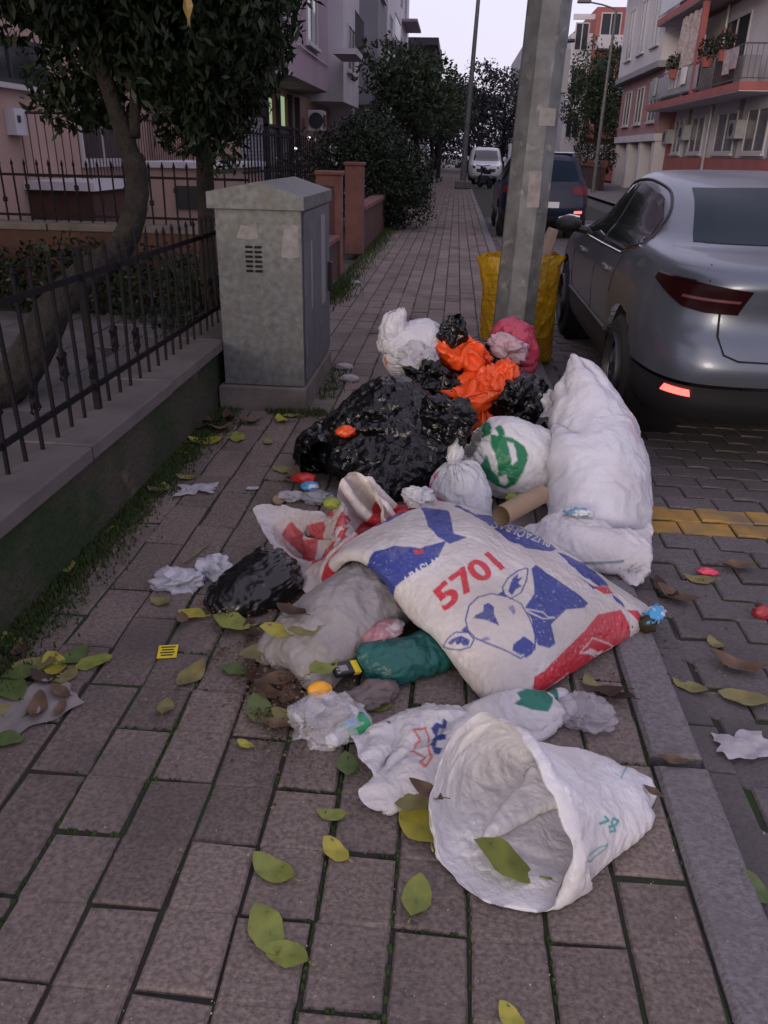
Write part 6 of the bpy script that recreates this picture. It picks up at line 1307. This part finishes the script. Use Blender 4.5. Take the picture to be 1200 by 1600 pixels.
lump(641, 768, (.035, .03, .02), M_tissue, 6, 'tissue', 'small white tissue ball at the foot of the largest black bag', 'tissue', .6, .01, 3)
M_rb = mat('red_wrapper', (.45, .03, .03), .35); M_bw = mat('blue_wrapper', (.05, .28, .55), .35, (.55, .6, .65), 30, .5, .6); M_pk = mat('pink_scrap', (.70, .07, .13), .4); M_gv = mat('green_food', (.24, .27, .03), .6, (.17, .2, .03), 30)
lump(476, 748, (.055, .03, .028), M_rb, 8, 'snack_wrapper', 'red snack wrapper tucked under the corner of the largest black bag', 'wrapper', .5, .02, 3); lump(484, 760, (.045, .03, .022), M_bw, 9, 'snack_wrapper', 'blue and white snack wrapper below the red one', 'wrapper', .5, .02, 3)
lump(519, 786, (.035, .03, .02), M_gv, 10, 'fruit_peel', 'yellow green peel between the red sack mouths and the black bag', 'peel', .5, .02, 3); lump(455, 775, (.06, .04, .02), M_tissue, 11, 'tissue', 'greyish tissue heap left of the yellow green peel', 'tissue', .7, .02, 4)
lump(800, 778, (.03, .02, .02), M_gv, 12, 'fruit_peel', 'yellow green peel beside the cardboard tube', 'peel', .4, .015, 3); lump(497, 778, (.07, .05, .03), mat('grey_film', (.25, .26, .28), .35), 13, 'film_scrap', 'grey film scrap above the red striped sack mouth', 'plastic scrap', .6, .02, 4)
tag(MB().lathe([(0, .004), (.026, .004), (.028, 0), (.026, -.004), (0, -.004)], n=20).build('jar_lid', M_card, None, loc=onpile(435, 781, .012), rot=(.5, .2, 0)), 'round tan lid lying beside the red striped sack mouth', 'lid')
lump(1022, 962, (.055, .03, .03), M_bw, 14, 'snack_packet', 'blue and white packet squeezed beside the calf sack corner', 'packet', .6, .025, 3, rot=.9); lump(1012, 975, (.03, .02, .03), M_blk, 15, 'film_scrap', 'black film scrap beside the blue packet', 'plastic scrap', .6, .02, 3)
lump(1105, 893, (.04, .022, .012), M_pk, 16, 'film_scrap', 'bright pink film scrap on the parking blocks', 'plastic scrap', .7, .008, 3)
rc = thing('drink_carton', 'crushed red carton lying on the parking blocks', 'carton', onpile(1190, 957, .02)); link('body', crumple_mesh((.032, .02, .026), mat('faded_red_card', (.30, .03, .04), .5), 17, .6, 3), rc); link('spout', crumple_mesh((.018, .014, .012), M_blk, 18, .4, 2), rc, (0, .022, .014))
M_clear = mat('clear_film', (.75, .75, .80), .12, alpha=.30, bump=.4, bscale=26, crease=1.0, cscale=26, bdist=.012, spec=.8)
M_clear2 = mat('hazy_film', (.45, .42, .45), .25, alpha=.42, bump=.4, bscale=20, crease=.8, cscale=18, bdist=.012, spec=.6)
lump(512, 1125, (.10, .095, .055), M_clear, 20, 'clear_bag', 'crumpled clear plastic bag below the lemon, a bottle inside', 'plastic bag', .5, .04, 5, 1.3); lump(912, 1112, (.085, .075, .03), M_clear2, 21, 'clear_bag', 'crumpled hazy plastic bag behind the open white sack', 'plastic bag', .5, .02, 5, 1.3)
bt = thing('bottle', 'small bottle with white cap and green blue label in the clear bag', 'bottle', G(520, 1156, .035)); bt.rotation_euler = (0, R(90), R(48))
MB().lathe([(0, .0), (.018, .0), (.019, .012), (.018, .016)], n=20).build('cap', mat('white_cap', (.6, .62, .62), .4), bt, smooth=True, loc=(0, 0, -.012)); MB().lathe([(.016, .0), (.022, .02), (.029, .03), (.029, .12), (.02, .13), (0, .13)], n=24).build('body', M_clear, bt, smooth=True); MB().lathe([(.0295, .035), (.0297, .075), (.0295, .115)], n=24).build('label_band', mat('bottle_label', (.02, .25, .10), .4, (.05, .20, .45), 14, .5, .53), bt, smooth=True)
lm = crumple_mesh((.034, .026, .025), mat('lemon_skin', (.80, .36, .02), .45, bump=.25, bscale=120, bdist=.002), 1, .02, 4)
for v in lm.vertices:
    if abs(v.co.x) > .028: v.co.x *= 1.12
tag(link('lemon', lm, None, onpile(500, 1086, .035)+V3(0, 0, .02), (.2, .2, .5)), 'orange yellow lemon resting on the clear bag', 'lemon')
wr = thing('cigarette_box', 'small black box with yellow end beside the lemon', 'box', onpile(540, 1045, .02)); wr.rotation_euler = (.5, .25, R(42)); MB().bevbox(-.045, .022, -.022, .022, -.01, .01, .003).build('body', mat('black_card', (.014, .012, .015), .35), wr); MB().bevbox(.0225, .048, -.022, .022, -.01, .01, .003).build('lid', M_ylab, wr); MB().bb(-.03, .0, -.012, .008, .0102, .011).build('picture_patch', M_paper, wr)
for k in range(3): MB().bb(-.042, -.032, -.017+.011*k, -.011+.011*k, .0102, .011).build('print_line', M_paper, wr)
lump(583, 1085, (.075, .05, .035), mat('dirty_cloth', (.16, .13, .125), .8, (.11, .09, .085), 14, bump=.4, bscale=40), 23, 'cloth_scrap', 'dirty brownish rag below the black and yellow box', 'rag', .5, .02, 4, rot=.6); lump(597, 985, (.075, .05, .02), mat('pink_film', (.33, .16, .17), .4, (.42, .36, .36), 22, .5, .58), 24, 'film_scrap', 'pinkish printed film between the calf sack and the dirty grey sack', 'plastic scrap', .45, .02, 4, rot=.7)
lump(905, 800, (.06, .03, .015), mat('blue_white_film', (.12, .27, .38), .4, (.6, .6, .62), 26, .45, .55), 25, 'film_scrap', 'blue and white film scrap behind the cardboard tube', 'plastic scrap', .5, .015, 4)
for k, (px, py) in enumerate(((537, 574), (546, 592), (556, 442))): lump(px, py, (.07, .05, .03), mat('pale_stone', (.36, .33, .35), .9, (.28, .26, .27), 12, bump=.3, bscale=40), 30+k, 'loose_stone', ['pale loose stone beside the cabinet plinth, the farther one', 'pale loose stone beside the cabinet plinth, the nearer one', 'pale lump in the weeds at the foot of the first gatepost'][k], 'stone', .3, .01, 3)
tag(MB().tube([G(285, 880, .008), G(305, 866, .014), G(327, 849, .008)], .0035, 6).build('twig', LC['o']), 'thin pale twig on the pavers above the small black bag', 'twig')
# spilled sawdust and crumbs
r = np.random.default_rng(14); n = 5200; px = 440+np.abs(r.normal(0, 1, n))*0+r.normal(0, 34, n); py = 1085+r.normal(0, 42, n); px[:1500] = 490+r.normal(0, 30, 1500); py[:1500] = 1035+r.normal(0, 14, 1500); px[1500:2000] = 430+r.normal(0, 90, 500); py[1500:2000] = 1050+r.normal(0, 110, 500); px[2000:2500] = r.uniform(330, 470, 500); py[2000:2500] = r.uniform(930, 1040, 500)
px[2500:2900] = r.normal(1010, 80, 400); py[2500:2900] = r.normal(960, 60, 400); px[2900:3300] = r.normal(340, 50, 400); py[2900:3300] = r.normal(665, 16, 400); px[3300:3500] = r.normal(470, 30, 200); py[3300:3500] = r.normal(765, 20, 200)
B = np.array([G(x, y) for x, y in zip(px, py)]); z = hf_at(B[:, 0], B[:, 1]); ok = z < .05; B = B[ok]; B[:, 2] = z[ok]+.003+r.random(ok.sum())*.006; n = len(B)
a1 = r.normal(size=(n, 3))*[1, 1, .35]; a1 /= np.linalg.norm(a1, axis=1, keepdims=True); b1 = np.cross(a1, r.normal(size=(n, 3))); b1 /= np.linalg.norm(b1, axis=1, keepdims=True); s1 = r.uniform(.002, .009, n)[:, None]
V = np.stack([B-a1*s1, B+b1*s1*.5, B+a1*s1, B-b1*s1*.5], 1).reshape(-1, 3); o = link('sawdust', np_mesh('sawdust', V, np.arange(n*4).reshape(n, 4), mat('sawdust_chips', (.17, .115, .07), .9, (.08, .05, .03), 60, rand=.5), False)); tag(o, 'brown sawdust and leaf crumbs spilled round the foot of the heap', 'sawdust', kind='stuff')
n = 1600; px = r.uniform(0, 1200, n); py = 620+980*r.random(n)**.8; B = np.array([G(x, y, .004) for x, y in zip(px, py)]); B = B[hf_at(B[:, 0], B[:, 1]) < .02]; B = B[(B[:, 0] > -1.4)]; n = len(B); B[:, 2] = np.where(B[:, 0] > .76, ZR+.004, .004)
a1 = r.normal(size=(n, 3)); a1 /= np.linalg.norm(a1, axis=1, keepdims=True); b1 = np.cross(a1, r.normal(size=(n, 3))); s1 = r.uniform(.0008, .0028, n)[:, None]; V = np.stack([B-a1*s1, B+b1*s1*.5, B+a1*s1, B-b1*s1*.5], 1).reshape(-1, 3)
o = link('grit', np_mesh('grit', V, np.arange(n*4).reshape(n, 4), mat('grit_specks', (.40, .37, .36), .9, (.10, .08, .07), 90, .45, .55), False)); tag(o, 'pale and dark grit specks strewn over the pavers', 'grit', kind='stuff')
